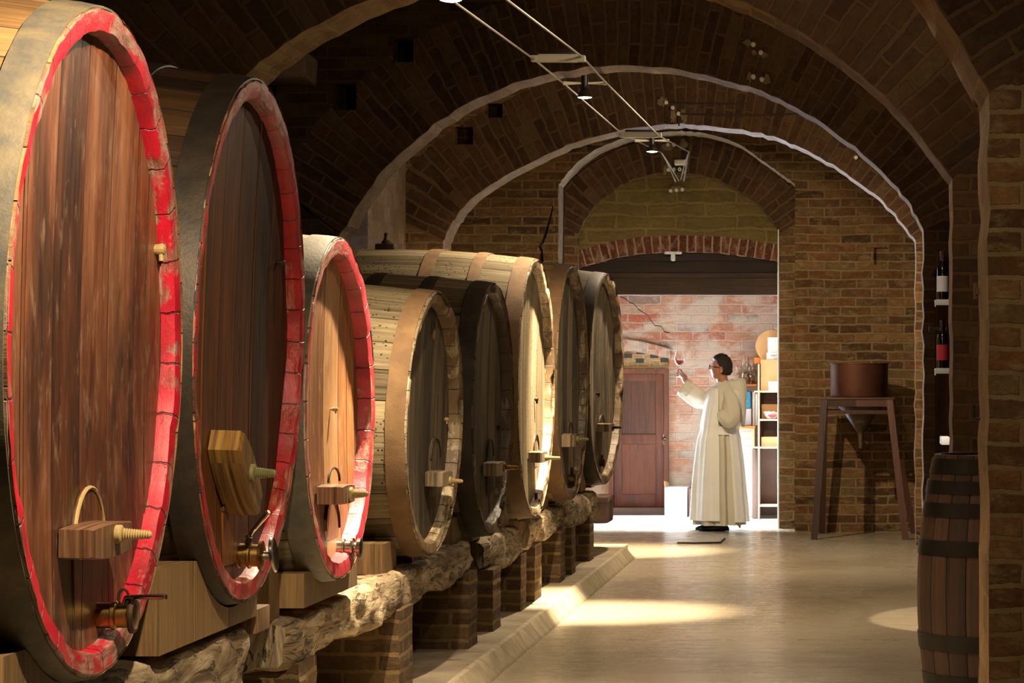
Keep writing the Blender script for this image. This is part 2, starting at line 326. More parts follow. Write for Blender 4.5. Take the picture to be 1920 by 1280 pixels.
# ------------------------------------------------------------------ geometry helpers
class B:
    """collects shapes in world coordinates, then links them as ONE mesh object"""
    def __init__(s): s.bm = bmesh.new(); s.uvl = s.bm.loops.layers.uv.new('UVMap'); s.fl = s.bm.faces.layers.int.new('has_uv')
    def box(s, c, size, rot=None, bev=0.0, seg=2):
        r = bmesh.ops.create_cube(s.bm, size=1.0, matrix=Matrix.LocRotScale(Vector(c), rot, Vector(size)))
        if bev:
            es = list({e for v in r['verts'] for e in v.link_edges})
            bmesh.ops.bevel(s.bm, geom=es, offset=bev, segments=seg, affect='EDGES', profile=.6)
        return s
    def boxmm(s, a, b, bev=0.0):
        a, b = Vector(a), Vector(b)
        return s.box((a+b)/2, [abs(b[i]-a[i]) for i in range(3)], None, bev)
    def rings(s, rings, close=True, cap0=True, cap1=True, uvf=None):
        """rings: list of lists of points; lofts them"""
        vs = [[s.bm.verts.new(p) for p in r] for r in rings]; n = len(vs[0]); out = []
        for i in range(len(vs)-1):
            for j in range(n if close else n-1):
                a, b, c, d = vs[i][j], vs[i][(j+1) % n], vs[i+1][(j+1) % n], vs[i+1][j]
                try: f = s.bm.faces.new((a, b, c, d))
                except ValueError: continue
                if uvf:
                    for l, (ii, jj) in zip(f.loops, ((i, j), (i, j+1), (i+1, j+1), (i+1, j))): l[s.uvl].uv = uvf(ii, jj)
                    f[s.fl] = 1
                out.append(f)
        if cap0 and close: s.bm.faces.new(list(reversed(vs[0])))
        if cap1 and close: s.bm.faces.new(vs[-1])
        return vs
    def tube(s, pts, r, n=10, caps=True):
        pts = [Vector(p) for p in pts]; rr = r if isinstance(r, (list, tuple)) else [r]*len(pts)
        rings = []; up = None
        for i, p in enumerate(pts):
            t = (pts[min(i+1, len(pts)-1)]-pts[max(i-1, 0)]).normalized()
            if up is None:
                up = Vector((0, 0, 1)) if abs(t.z) < .9 else Vector((1, 0, 0))
            u = (up-t*up.dot(t)).normalized(); v = t.cross(u); up = u
            rings.append([p+(u*math.cos(2*PI*k/n)+v*math.sin(2*PI*k/n))*rr[i] for k in range(n)])
        s.rings(rings, True, caps, caps); return s
    def lathe(s, prof, origin=(0, 0, 0), axis=(0, 0, 1), n=32, cap0=True, cap1=True):
        q = Vector((0, 0, 1)).rotation_difference(Vector(axis).normalized()); o = Vector(origin)
        s.rings([[o+q @ Vector((r*math.cos(2*PI*k/n), r*math.sin(2*PI*k/n), z)) for k in range(n)] for r, z in prof], True, cap0, cap1)
        return s
    def prism(s, pts, axis, a, b):
        """pts 2D outline; axis 'y': (x,z) extruded y a..b ; 'x': (y,z) extruded"""
        f = {'y': lambda p, t: (p[0], t, p[1]), 'x': lambda p, t: (t, p[0], p[1]), 'z': lambda p, t: (p[0], p[1], t)}[axis]
        s.rings([[f(p, a) for p in pts], [f(p, b) for p in pts]]); return s
    def obj(s, name, mat, parent=None, smooth=25, local=False, jitter=0.0, uvrot=False, keepuv=False):
        bm = s.bm
        bmesh.ops.recalc_face_normals(bm, faces=bm.faces)
        if jitter:
            for v in bm.verts: v.co += Vector((noise.noise(v.co*7.3+Vector((1, 0, 0))), noise.noise(v.co*7.3+Vector((0, 9, 0))), noise.noise(v.co*7.3+Vector((0, 0, 5)))))*jitter
        if not keepuv:
            for f in bm.faces:
                if f[s.fl]: continue
                n = f.normal; ax = max(range(3), key=lambda i: abs(n[i]))
                for l in f.loops:
                    c = l.vert.co
                    uv = {0: (c.y, c.z), 1: (c.x, c.z), 2: (c.x, c.y)}[ax]
                    l[s.uvl].uv = (uv[1], uv[0]) if uvrot else uv
        me = bpy.data.meshes.new(name); bm.to_mesh(me); bm.free()
        for m in (mat if isinstance(mat, list) else [mat]): me.materials.append(M[m] if isinstance(m, str) else m)
        o = bpy.data.objects.new(name, me); C.objects.link(o)
        if smooth:
            me.shade_smooth(); me.set_sharp_from_angle(angle=math.radians(smooth))
        if parent is not None:
            o.parent = parent
            if not local:
                wl = Vector(parent.location)
                if parent.parent is not None: wl = wl+parent.parent.location
                me.transform(Matrix.Translation(-wl))
        elif not local:
            # origin at the base centre
            xs = [v.co for v in me.vertices]
            c = Vector(((min(v.x for v in xs)+max(v.x for v in xs))/2, (min(v.y for v in xs)+max(v.y for v in xs))/2, min(v.z for v in xs)))
            me.transform(Matrix.Translation(-c)); o.location = c
        return o
def tag(o, label=None, cat=None, group=None, kind=None):
    if label: o['label'] = label
    if cat: o['category'] = cat
    if group: o['group'] = group
    if kind: o['kind'] = kind
    return o
def empty(name, loc, label, cat, group=None):
    o = bpy.data.objects.new(name, None); C.objects.link(o); o.location = loc; o.empty_display_size = .1
    return tag(o, label, cat, group)
def struct(o): o['kind'] = 'structure'; return o

# ------------------------------------------------------------------ arch walls
def resample(pts, step):
    out = [Vector(pts[0])]
    for a, b in zip(pts, pts[1:]):
        a, b = Vector(a), Vector(b); n = max(1, int((b-a).length/step))
        for i in range(1, n+1): out.append(a.lerp(b, i/n))
    return out
def catmull(pts, sub=6):
    p = [Vector(q) for q in pts]; out = []
    for i in range(len(p)-1):
        p0, p1, p2, p3 = p[max(i-1, 0)], p[i], p[i+1], p[min(i+2, len(p)-1)]
        for k in range(sub):
            t = k/sub
            out.append(.5*((2*p1)+(-p0+p2)*t+(2*p0-5*p1+4*p2-p3)*t*t+(-p0+3*p1-3*p2+p3)*t**3))
    out.append(p[-1]); return out
def arch_wall(name, Y0, t, arch, xmin, xmax, ztop, ring=.5, mats=('brick', 'brick_ring', 'limewash'), holes=(), jit=.008, base=0.0, seed=1):
    """a wall in the plane Y=Y0, t thick, with an arched opening; arch = [(x,z)...] springing to springing"""
    rnd = random.Random(seed)
    ar = resample([(a[0], a[1]) for a in catmull([Vector((x, z)) for x, z in arch])], .06)
    ar = [Vector((p.x, p.y)) for p in ar]
    def jt(p, i): return Vector((p.x+rnd.uniform(-jit, jit)*1.1+.7*jit*noise.noise(Vector((i*.31, seed, 0))), p.y+rnd.uniform(-jit, jit)*1.1+.7*jit*noise.noise(Vector((i*.27, seed, 3)))))
    ar = [jt(p, i) for i, p in enumerate(ar)]
    n = len(ar); nor = []
    for i in range(n):
        d = ar[min(i+3, n-1)]-ar[max(i-3, 0)]; d.normalize(); nor.append(Vector((-d.y, d.x)))
    out = [ar[i]+nor[i]*ring for i in range(n)]
    L = [0.0]
    for i in range(1, n): L.append(L[-1]+(ar[i]-ar[i-1]).length)
    jl = [jt(Vector((ar[0].x, z)), 100+i) for i, z in enumerate([base+(ar[0].y-base)*k/24 for k in range(24)])]; jl = [Vector((p.x, base+(ar[0].y-base)*k/24)) for k, p in enumerate(jl)]
    jr = [jt(Vector((ar[-1].x, z)), 300+i) for i, z in enumerate([base+(ar[-1].y-base)*(1-k/24) for k in range(1, 25)])]; jr = [Vector((p.x, base+(ar[-1].y-base)*(1-(k+1)/24))) for k, p in enumerate(jr)]
    b = B(); bm = b.bm; U = b.uvl
    def face(pts3, uvs, mi):
        vs = [bm.verts.new(p) for p in pts3]; f = bm.faces.new(vs); f[b.fl] = 1; f.material_index = mi
        for l, u in zip(f.loops, uvs): l[U].uv = u
    for Y, sg in ((Y0, 1), (Y0+t, -1)):
        def F3(ps, uvs, mi):
            p3 = [(p[0], Y, p[1]) for p in ps]
            if sg < 0: p3.reverse(); uvs = list(reversed(uvs))
            face(p3, uvs, mi)
        for i in range(n-1):
            F3([ar[i], ar[i+1], out[i+1], out[i]], [(0, L[i]), (0, L[i+1]), (ring, L[i+1]), (ring, L[i])], 1)
            ps = [out[i], out[i+1], (out[i+1].x, ztop), (out[i].x, ztop)]
            F3(ps, [(p[0], p[1]) for p in ps], 0)
        JL = jl+[ar[0]]; JR = jr[::-1]+[ar[-1]]
        for a_, c_ in zip(JL, JL[1:]): F3([(xmin, a_.y), tuple(a_), tuple(c_), (xmin, c_.y)], [(xmin, a_.y), tuple(a_), tuple(c_), (xmin, c_.y)], 0)
        for a_, c_ in zip(JR, JR[1:]): F3([tuple(a_), (xmax, a_.y), (xmax, c_.y), tuple(c_)], [tuple(a_), (xmax, a_.y), (xmax, c_.y), tuple(c_)], 0)
        ps = [(xmin, ar[0].y), tuple(ar[0]), tuple(out[0]), (out[0].x, ztop), (xmin, ztop)]; F3(ps, ps, 0)
        ps = [(xmax, ztop), (out[-1].x, ztop), tuple(out[-1]), tuple(ar[-1]), (xmax, ar[-1].y)]; F3(ps, ps, 0)
    full = [Vector(p) for p in jl]+ar+[Vector(p) for p in jr]
    acc = 0; fl = [0]
    for i in range(1, len(full)): fl.append(fl[-1]+(full[i]-full[i-1]).length)
    for i in range(len(full)-1):
        a, c = full[i], full[i+1]
        face([(a.x, Y0, a.y), (a.x, Y0+t, a.y), (c.x, Y0+t, c.y), (c.x, Y0, c.y)], [(0, fl[i]), (t, fl[i]), (t, fl[i+1]), (0, fl[i+1])], 2)
    # outer sides, top
    for xx, zz in ((xmin, [p.y for p in jl]+[ar[0].y, ztop]), (xmax, [p.y for p in jr[::-1]]+[ar[-1].y, ztop])):
        for za, zc in zip(zz, zz[1:]): face([(xx, Y0, za), (xx, Y0, zc), (xx, Y0+t, zc), (xx, Y0+t, za)], [(0, za), (0, zc), (t, zc), (t, za)], 0)
    tops = [xmin]+[p.x for p in out]+[xmax]
    for a, c in zip(tops, tops[1:]): face([(a, Y0, ztop), (c, Y0, ztop), (c, Y0+t, ztop), (a, Y0+t, ztop)], [(a, 0), (c, 0), (c, t), (a, t)], 0)
    for x0, x1 in ((xmin, jl[0].x), (jr[-1].x, xmax)): face([(x0, Y0, base), (x1, Y0, base), (x1, Y0+t, base), (x0, Y0+t, base)], [(x0, 0), (x1, 0), (x1, t), (x0, t)], 0)
    bmesh.ops.remove_doubles(bm, verts=bm.verts, dist=1e-5)
    o = b.obj(name, list(mats), smooth=0, local=True)
    if holes:
        cb = B()
        for h in holes:
            if isinstance(h, dict): cb.prism(h['poly'], 'y', Y0-.05, Y0+h['d'])
            else:
                x, z, wx, wz, d = h; cb.box((x, Y0+d/2-.025, z), (wx, d+.05, wz), None, 0)
        co = cb.obj('cut', 'brick_dark', smooth=0, local=True)
        md = o.modifiers.new('cut', 'BOOLEAN'); md.object = co; md.operation = 'DIFFERENCE'; md.solver = 'EXACT'
        dg = bpy.context.evaluated_depsgraph_get(); me = bpy.data.meshes.new_from_object(o.evaluated_get(dg))
        o.modifiers.clear(); o.data = me; bpy.data.objects.remove(co)
    return struct(o)
# ------------------------------------------------------------------ the setting
def px2(pts, Y): return [((x-VX)*Y/F, H+(VY-y)*Y/F) for x, y in pts]
XL, XR = -4.45, 1.5
Y0, Y1, Y2, Y3, Y4, Y5, Y6 = 10.7, 15.6, 21.95, 25.96, 28.1, 28.7, 28.86
def circ(cx, cz, R, xl, xr, n=16, sq=0.0):
    out = []
    for i in range(n+1):
        x = xl+(xr-xl)*i/n; out.append((x, cz+math.sqrt(max(0, R*R-(x-cx)**2))))
    return out
# near diaphragm arch
arch_wall('wall_near', Y0, .85, circ(-1.64, H+32*Y0/F, 2.335, -3.78, .49), XL, XR, 4.9, ring=.55, mats=('brick', 'brick_ring', 'tanwash'), seed=3, jit=.006)
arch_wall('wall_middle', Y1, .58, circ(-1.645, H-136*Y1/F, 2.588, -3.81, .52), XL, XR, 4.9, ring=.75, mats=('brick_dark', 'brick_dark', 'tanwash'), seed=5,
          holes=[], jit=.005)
a2 = px2([(636, 445), (668, 392), (720, 320), (800, 245), (883, 192), (980, 152), (1080, 129), (1170, 122), (1270, 130), (1370, 153), (1460, 184), (1560, 243), (1640, 308), (1700, 375), (1731, 432)], Y2)
a2 = [(x, z) for x, z in a2]
def hp(px, py, wpx, hpx, Y, d): return ((px-VX)*Y/F, H+(VY-py)*Y/F, wpx*Y/F, hpx*Y/F, d)
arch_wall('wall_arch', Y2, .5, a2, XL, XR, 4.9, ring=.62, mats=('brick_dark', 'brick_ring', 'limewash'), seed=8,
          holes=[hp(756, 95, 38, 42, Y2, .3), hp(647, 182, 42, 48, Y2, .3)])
a3 = px2([(831, 452), (850, 415), (876, 380), (945, 331), (1020, 292), (1089, 263), (1175, 242), (1261, 233), (1320, 235), (1425, 250), (1492, 273), (1562, 309), (1629, 355), (1679, 402), (1716, 452)], Y3)
arch_wall('wall_inner', Y3, .52, a3, XL, XR, 4.7, ring=.6, mats=('brick', 'brick_ring', 'limewash'), seed=11,
          holes=[hp(870, 254, 34, 33, Y3, .25), hp(927, 207, 30, 27, Y3, .25)])
a4 = px2([(1048, 346), (1066, 322), (1106, 287), (1158, 263), (1215, 250), (1270, 246), (1320, 250), (1386, 271), (1437, 306), (1465, 326), (1492, 346)], Y4)
ck = [(1036, 385), (1031, 404), (1026, 420), (1021, 436), (1016, 452), (1008, 462), (1014, 470), (1010, 490), (1016, 505), (1019, 492), (1018, 470), (1014, 462), (1020, 454), (1025, 440), (1029, 424), (1034, 406), (1038, 386)]
arch_wall('wall_back', Y4, Y5-Y4, a4, XL, XR, 4.7, ring=.0001, mats=('brick', 'brick_ring', 'limewash'), seed=13, jit=.006,
          holes=[dict(poly=px2(ck, Y4), d=.12), hp(1652, 480, 26, 32, Y4, .06)])
a5 = px2([(1083, 440), (1106, 398), (1155, 353), (1210, 331), (1265, 324), (1335, 334), (1401, 367), (1435, 398), (1460, 436)], Y5)
arch_wall('wall_niche', Y5, .18, a5, px2([(940, 0)], Y5)[0][0], px2([(1610, 0)], Y5)[0][0], 4.2, ring=.58, mats=('brick', 'brick_ring', 'brick'), seed=17, jit=.006)
a6 = px2([(1084, 503), (1120, 492), (1170, 481), (1220, 475), (1270, 473), (1330, 474), (1400, 481), (1458, 490)], Y6)
arch_wall('wall_tympanum', Y6, .22, a6, px2([(1050, 0)], Y6)[0][0], px2([(1500, 0)], Y6)[0][0], 4.1, ring=.17, mats=('plaster', 'brick_red', 'limewash'), seed=19, jit=.004)

# side walls, with the window bay on the left between the second and third arch
def wallbox(name, a, b, mat): return struct(B().boxmm(a, b).obj(name, mat, smooth=0))
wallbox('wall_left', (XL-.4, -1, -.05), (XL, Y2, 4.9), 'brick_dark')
wallbox('wall_left', (XL-.4, 24.9, -.05), (-4.06, Y3+.52, 4.9), 'limewash')
wallbox('wall_left', (XL-.4, 23.95, -.05), (-4.06, 24.9, 4.9), 'limewash')
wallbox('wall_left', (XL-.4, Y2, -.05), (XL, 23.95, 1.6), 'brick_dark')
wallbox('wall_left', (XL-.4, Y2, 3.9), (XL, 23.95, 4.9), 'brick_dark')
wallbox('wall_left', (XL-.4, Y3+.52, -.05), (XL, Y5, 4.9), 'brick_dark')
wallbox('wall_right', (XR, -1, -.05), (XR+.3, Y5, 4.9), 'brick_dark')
# vault over the cellar: one curved shell
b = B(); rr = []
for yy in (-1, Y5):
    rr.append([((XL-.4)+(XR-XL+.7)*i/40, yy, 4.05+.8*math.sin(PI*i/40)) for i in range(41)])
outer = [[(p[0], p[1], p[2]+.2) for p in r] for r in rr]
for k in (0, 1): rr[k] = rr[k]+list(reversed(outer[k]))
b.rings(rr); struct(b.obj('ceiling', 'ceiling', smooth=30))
# floors
wallbox('floor', (-1.90, -1, -.2), (XR, Y6+.2, 0), 'floor')
b = B(); b.boxmm((XL, 24.62, -.2), (-1.90, Y6+.2, 0)); struct(b.obj('floor', 'floor', smooth=0))
b = B(); b.boxmm((XL, -1, -.2), (-1.95, 24.62, .098)); struct(b.obj('floor', 'platform', smooth=0))
wallbox('floor', (-4.6, Y6+.2, -.2), (1.9, 32.2, -.004), 'roomfloor')
# kerb of sloping stone blocks along the platform
ky = [3.0, 8.2, 11.6, 14.6, 17.0, 20.9, 24.62]
for i, (a, c) in enumerate(zip(ky, ky[1:])):
    b = B(); n = 24; rings = []
    for j in range(n+1):
        y = a+.006+(c-a-.012)*j/n; q = .006*noise.noise(Vector((y*2, 0, 1))); q2 = .008*noise.noise(Vector((y*3, 5, 1)))
        e = 0
        if i == 5 and j > n-3: e = (j-(n-3))*.028
        rings.append([(-1.95, y, -.05), (-1.858+q, y, -.05), (-1.858+q, y, .004), (-1.872+q, y, .022-e*.2), (-1.925+q2, y, .098+q2-e), (-1.95, y, .103-e)])
    b.rings(rings); o = b.obj('kerb_stone', 'kerb', smooth=40)
    tag(o, ['nearest kerb stone below the first red cask, cut by the bottom of the photo', 'kerb stone beside the floor in the bottom left corner of the aisle', 'kerb stone at the bottom edge of the photo before the first joint in the kerb',
            'kerb stone lying just in front of the bright lamp spot on the floor', 'kerb stone between the two joints with the bright lamp spot on it', 'last kerb stone with the broken end nearest the doorway'][i], 'kerb stone', 'kerb stones along the cask platform')

# small iron strip let into the floor before the doorway, and the dark joint in the floor
b = B(); pa = P(1270, 1018, 1); 
def FL(px, py, z=0.0):
    s = (py-VY)/(H-z); return Vector(((px-VX)/s, F/s, z))
b.tube([FL(1270, 1018, .004), FL(1300, 1018.5, .004), FL(1350, 1017.5, .004), FL(1358, 1010, .004)], .012, 6)
tag(b.obj('floor_strip', 'iron'), 'thin bent dark iron strip lying on the floor before the doorway', 'strip')

# ---- the room behind the doorway
BY = 31.8
wallbox('wall_far', (-4.9, BY, -.05), (2.2, BY+.3, 4.4), 'brick_room')
wallbox('wall_far_left', (-4.95, 28.96, -.05), (-4.65, BY, .7), 'brick_room')
wallbox('wall_far_right', (1.9, 28.9, -.05), (2.2, BY, 4.4), 'brick_room')
# plastered pier part beside the door (the bare brick shows where plaster fell)
# lintel boards filling the arch head of the doorway
zb = H+(VY-553)*28.98/F
b = B(); rnd = random.Random(4); z = zb
zt = 2.83; xa, xb = (1075-VX)*28.98/F, (1470-VX)*28.98/F; k = 0
for zz in (zb, zb+.17, zb+.34, zb+.51):
    b.boxmm((xa, 28.93+.004*k, zz+.001), (xb, 28.98+.004*k, zz+.169), .003); k = (k+1) % 2
b.boxmm((xa, 28.97, zb), (xb, 29.0, zb+.66))
tag(b.obj('lintel_panel', 'panel_wood', uvrot=True), 'dark brown plank panel filling the arch head above the doorway', 'panel')
# wooden door in the far wall
def PB(px, py, Y=BY): return P(px, py, Y)
dx0, dx1 = PB(1143, 0)[0], PB(1254, 0)[0]; dz0, dz1 = PB(0, 949)[2], PB(0, 692)[2]
d = empty('door_1', ((dx0+dx1)/2, BY, dz0), None, None); struct(d)
b = B(); fw = .05
b.boxmm((dx0, BY-.08, dz0), (dx0+fw, BY+.02, dz1)); b.boxmm((dx1-fw, BY-.08, dz0), (dx1, BY+.02, dz1)); b.boxmm((dx0+fw, BY-.08, dz1-fw), (dx1-fw, BY+.02, dz1))
b.obj('door_frame', 'door_wood', d)
b = B(); lx0, lx1 = dx0+fw+.004, dx1-fw-.004; st = .085
b.boxmm((lx0, BY-.06, dz0), (lx0+st, BY-.015, dz1-fw), .004); b.boxmm((lx1-st, BY-.06, dz0), (lx1, BY-.015, dz1-fw), .004)
for z0_, z1_ in ((dz0, PB(0, 926)[2]), (PB(0, 832)[2], PB(0, 814)[2]), (PB(0, 714)[2], dz1-fw)):
    b.boxmm((lx0+st, BY-.06, z0_), (lx1-st, BY-.015, z1_), .004)
b.obj('door_leaf', 'door_wood', d)
for z0_, z1_ in ((PB(0, 926)[2], PB(0, 832)[2]), (PB(0, 814)[2], PB(0, 714)[2])):
    B().boxmm((lx0+st-.01, BY-.035, z0_-.01), (lx1-st+.01, BY-.02, z1_+.01)).obj('door_panel', 'door_wood', d)
hx = PB(1247, 0)[0]; hz = PB(0, 822)[2]
b = B(); b.lathe([(.02, 0), (.02, .006), (.009, .008), (.009, .03), (.022, .036), (.024, .05), (.012, .06)], (hx, BY-.06, hz), (0, -1, 0), 16)
b.box((hx, BY-.062, hz-.01), (.03, .006, .12), None, .003); b.obj('door_handle', 'chrome', d)
b = B(); b.boxmm((dx0-.15, BY-.3, 0), (dx1+.0, BY, dz0-.002), .008); tag(b.obj('door_step', 'shelf_back', smooth=25), 'low wooden step at the foot of the brown door in the back room', 'step')
# brick arch and honeycomb vent over the door
hy = BY-.025
b = B(); n = 9
for i in range(n+1):
    t = i/n; x = PB(1160+98*t, 0)[0]; zc = PB(0, 643+12*t*t)[2]
b.rings([[(PB(1150+107*i/12, 0)[0], yy, PB(0, 634+20*(i/12)**1.6)[2]) for i in range(13)]+[(PB(1150+107*i/12, 0)[0], yy, PB(0, 656+16*(i/12)**1.6)[2]) for i in range(12, -1, -1)] for yy in (BY-.04, BY+.05)])
struct(b.obj('trim_1', 'brick_room', smooth=0, uvrot=True))
b = B(); b.boxmm((PB(1150, 0)[0], BY-.02, dz1), (PB(1253, 0)[0], BY+.02, PB(0, 664)[2]))
o = b.obj('trim_2', 'tan_card', smooth=0); M['ventbrick'] = brick_mat('ventbrick', ['a08058', 'ac8c64', '96764e'], 'b8a080', stain_amt=.1, mix_noise=.15, bw=.12, rh=.07); o.data.materials[0] = M['ventbrick']; struct(o)
for i, (px, py) in enumerate(((1178, 667), (1201, 660), (1200, 676), (1227, 667), (1246, 675))):
    b = B(); p = PB(px, py); b.boxmm((p[0]-.045, BY-.024, p[2]-.024), (p[0]+.045, BY-.019, p[2]+.024)); struct(b.obj('vent_hole_shade', 'dark_plastic', smooth=0))  # thin dark plates stand in for the shade inside the vent holes
# crack in the far wall plaster
b = B(); cr = [(1163, 556), (1172, 560), (1180, 566), (1190, 570), (1197, 580), (1207, 586), (1214, 590), (1220, 600), (1228, 610), (1240, 611), (1246, 622), (1256, 624)]
l = [PB(x, y-1.0-.6*math.sin(i*2)) for i, (x, y) in enumerate(cr)]; r = [PB(x, y+1.0) for x, y in cr]
b.rings([[(p[0], yy, p[2]) for p in l]+[(p[0], yy, p[2]) for p in reversed(r)] for yy in (BY-.003, BY+.01)]); struct(b.obj('trim_4', 'dark_plastic', smooth=0))
# ------------------------------------------------------------------ casks
HX = -2.0        # plane of the cask rims
CASKS = [
 # rim box in px (left, right, top, bottom), yaw, tilt, body length, mats, fittings
 dict(px=(38, 356, 20, 1265), yaw=0, tilt=.9, head='wood_b1', stave='stave_b1', chime='red1', hoops=['hoop_grey', 'hoop_dark', 'hoop_dark'], mats=('wood_bar', 'screw_wood', 'brass'),
      label='nearest giant oak cask, bright red painted rim, cut by the left edge of the photo', W=.15),
 dict(px=(378, 578, 153, 1125), yaw=0, tilt=1.6, head='wood_b2', stave='stave_b2', chime='red2', hoops=['hoop_dark', 'hoop_dark', 'hoop_dark'], mats=('wood_bar_old', 'screw_green', 'brass'),
      label='second giant dark oak cask with dark red rim and a slanting crossbar', W=.13),
 dict(px=(578, 706, 448, 1083), yaw=1.5, tilt=0, head='wood_b3', stave='stave_grey', chime='red3', hoops=['hoop_grey', 'hoop_grey', 'hoop_dark'], mats=('wood_bar', 'screw_wood', 'chrome'),
      label='third cask, smaller with orange wood head and faded pinkish red rim', W=.14),
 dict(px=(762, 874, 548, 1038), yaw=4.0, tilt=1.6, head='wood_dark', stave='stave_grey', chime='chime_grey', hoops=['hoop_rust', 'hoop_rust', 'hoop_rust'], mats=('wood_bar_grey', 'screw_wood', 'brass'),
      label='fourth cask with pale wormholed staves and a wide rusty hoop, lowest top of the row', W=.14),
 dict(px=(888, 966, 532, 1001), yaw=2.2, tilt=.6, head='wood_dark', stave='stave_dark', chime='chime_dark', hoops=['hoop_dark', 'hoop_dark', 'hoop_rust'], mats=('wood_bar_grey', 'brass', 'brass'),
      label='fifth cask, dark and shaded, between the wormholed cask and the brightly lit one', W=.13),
 dict(px=(973, 1042, 487, 967), yaw=1.9, tilt=.4, head='wood_grey_light', stave='stave_grey', chime='chime_grey', hoops=['hoop_rust', 'hoop_rust', 'hoop_rust'], mats=('wood_bar_grey', 'screw_wood', 'brass'),
      label='sixth cask with pale brightly lit head and long grey body under the airlock', W=.13),
 dict(px=(1044, 1106, 499, 935), yaw=2.2, tilt=.2, head='wood_grey', stave='stave_b1', chime='chime_dark', hoops=['hoop_rust', 'hoop_rust', 'hoop_rust'], mats=('wood_bar_grey', 'screw_green', 'brass'),
      label='seventh cask, yellowish brown body, last but one before the doorway', W=.13),
 dict(px=(1106, 1171, 514, 906), yaw=4.4, tilt=.6, head='wood_grey', stave='wood_dark', chime='chime_grey', hoops=['hoop_dark', 'hoop_grey', 'hoop_dark'], mats=('wood_bar_grey', 'iron', 'brass'),
      label='eighth and last cask, standing nearest the doorway', W=.13),
]
def cask(i, c):
    l, r, t, bt = c['px']; s = (VX-(l+r)/2)/-HX; Y = F/s; R = (bt-t)/2/s; cz = H+(VY-(t+bt)/2)/s
    rot = Euler((0, math.radians(c['tilt']), -math.radians(c['yaw'])), 'XYZ').to_matrix()
    rot = Matrix.Rotation(-math.radians(c['yaw']), 3, 'Z') @ Matrix.Rotation(math.radians(c['tilt']), 3, 'Y')
    cen = Vector((HX, Y, cz)); loc = cen-rot @ Vector((0, 0, R))
    e = empty('large_cask', loc, c['label'], 'cask'); e.rotation_euler = rot.to_euler()
    L = 1.75; bulge = .075; rnd = random.Random(i*13+5)
    ns = int(2*PI*R/c['W']); W = .14; th = .06 if i < 3 else .05; dep = .05 if i < 2 else .06
    def rad(x): q = (2*x+L)/L; return R*(1+bulge*(1-q*q))
    def ring(x, f=lambda k: 0.0, rr=None, m=4):
        out = []
        for k in range(ns*m):
            a = 2*PI*k/(ns*m); q = (rad(x) if rr is None else rr)+f(k)
            out.append((x, q*math.sin(a), R+q*math.cos(a)))
        return out
    sj = [rnd.uniform(-.003, .003) for _ in range(ns)]
    def gro(k): return (-.004 if k % 4 == 0 else 0)+sj[k//4]*.6
    # body
    b = B(); xs = [-L+L*j/16 for j in range(17)]
    rings = [ring(x, gro) for x in xs]
    b.rings(rings, True, False, False, uvf=lambda ii, jj: (jj/4*W+.0001, xs[ii]))
    rb = [[(-L, p[1]*.0+0, R)] for p in rings[:0]]
    back = [(-L+.06, p[1]*.94, R+(p[2]-R)*.94) for p in rings[0]]
    b.rings([rings[0], back], True, False, True)
    bmesh.ops.remove_doubles(b.bm, verts=b.bm.verts, dist=1e-6)
    b.obj('staves', c['stave'], e, local=True, smooth=20)
    # chime: end grain ring of stave ends and the inner lip around the head
    b = B(); cj = [rnd.uniform(-.008, .004)*(1 if i > 2 else .5) for _ in range(ns)]
    if i > 2:
        for q in range(ns):
            if rnd.random() < .2: cj[q] -= rnd.uniform(.005, .02)
    m = 4
    def cring(x, rr, jit):
        out = []
        for k in range(ns*m):
            a = 2*PI*k/(ns*m); j = cj[k//4]*jit; g = -.003 if k % 4 == 0 else 0
            nz = .004*noise.noise(Vector((k*.35, i, x*10)))*jit
            out.append((x+j+nz, (rr+g)*math.sin(a), R+(rr+g)*math.cos(a)))
        return out
    rs = [cring(-.02, rad(-.02)+.001, 0), cring(-.004, R+.0005, 1), cring(.0, R-.006, 1), cring(-.001, R-th*.55, 1), cring(-.006, R-th*.95, 1), cring(-.014, R-th, 1), cring(-dep*.6, R-th-.004, .3), cring(-dep-.02, R-th-.006, 0)]
    acc = [0]
    for p, q in zip(rs, rs[1:]): acc.append(acc[-1]+(Vector(p[0])-Vector(q[0])).length)
    b.rings(rs, True, False, False, uvf=lambda ii, jj: (jj/4*W, acc[ii]))
    b.obj('rim', c['chime'], e, local=True, smooth=30)
    # head boards
    b = B(); rh = R-th-.002; y = -rh; pw = .27 if i < 3 else .22
    while y < rh:
        w_ = min(pw*rnd.uniform(.8, 1.15), rh-y); y1 = y+w_
        if rh-y1 < .04: y1 = rh
        ya, yb = y+.0012, y1-.0012; dx = rnd.uniform(-.002, .002); nz = 14
        f = lambda yy: math.sqrt(max(0, rh*rh-yy*yy)); rings = []
        for j in range(nz+1):
            q = -1+2*j/nz; rr = []
            for yy in (ya, (ya+yb)/2, yb):
                z = f(yy)*q; conc = -.018*(1-(yy*yy+z*z)/(rh*rh))
                rr.append((-dep+dx+conc, yy, R+z))
            rr += [(-dep-.05, yb, R+f(yb)*q), (-dep-.05, ya, R+f(ya)*q)]
            rings.append(rr)
        b.rings(rings)
        y = y1
    b.obj('head', c['head'], e, local=True, smooth=25).data
    o = e.children[-1]
    # hoops
    sets = [(-.105, -.008), (-.36, -.29), (-.66, -.58), (-1.17, -1.09), (-1.46, -1.39), (-1.73, -1.65)]
    if i in (0,): sets = [(-.105, -.008), (-.30, -.215), (-.62, -.53), (-1.2, -1.1), (-1.5, -1.4), (-1.73, -1.63)]
    if i == 3: sets = [(-.098, -.01), (-.62, -.55), (-1.1, -1.02), (-1.73, -1.65)]
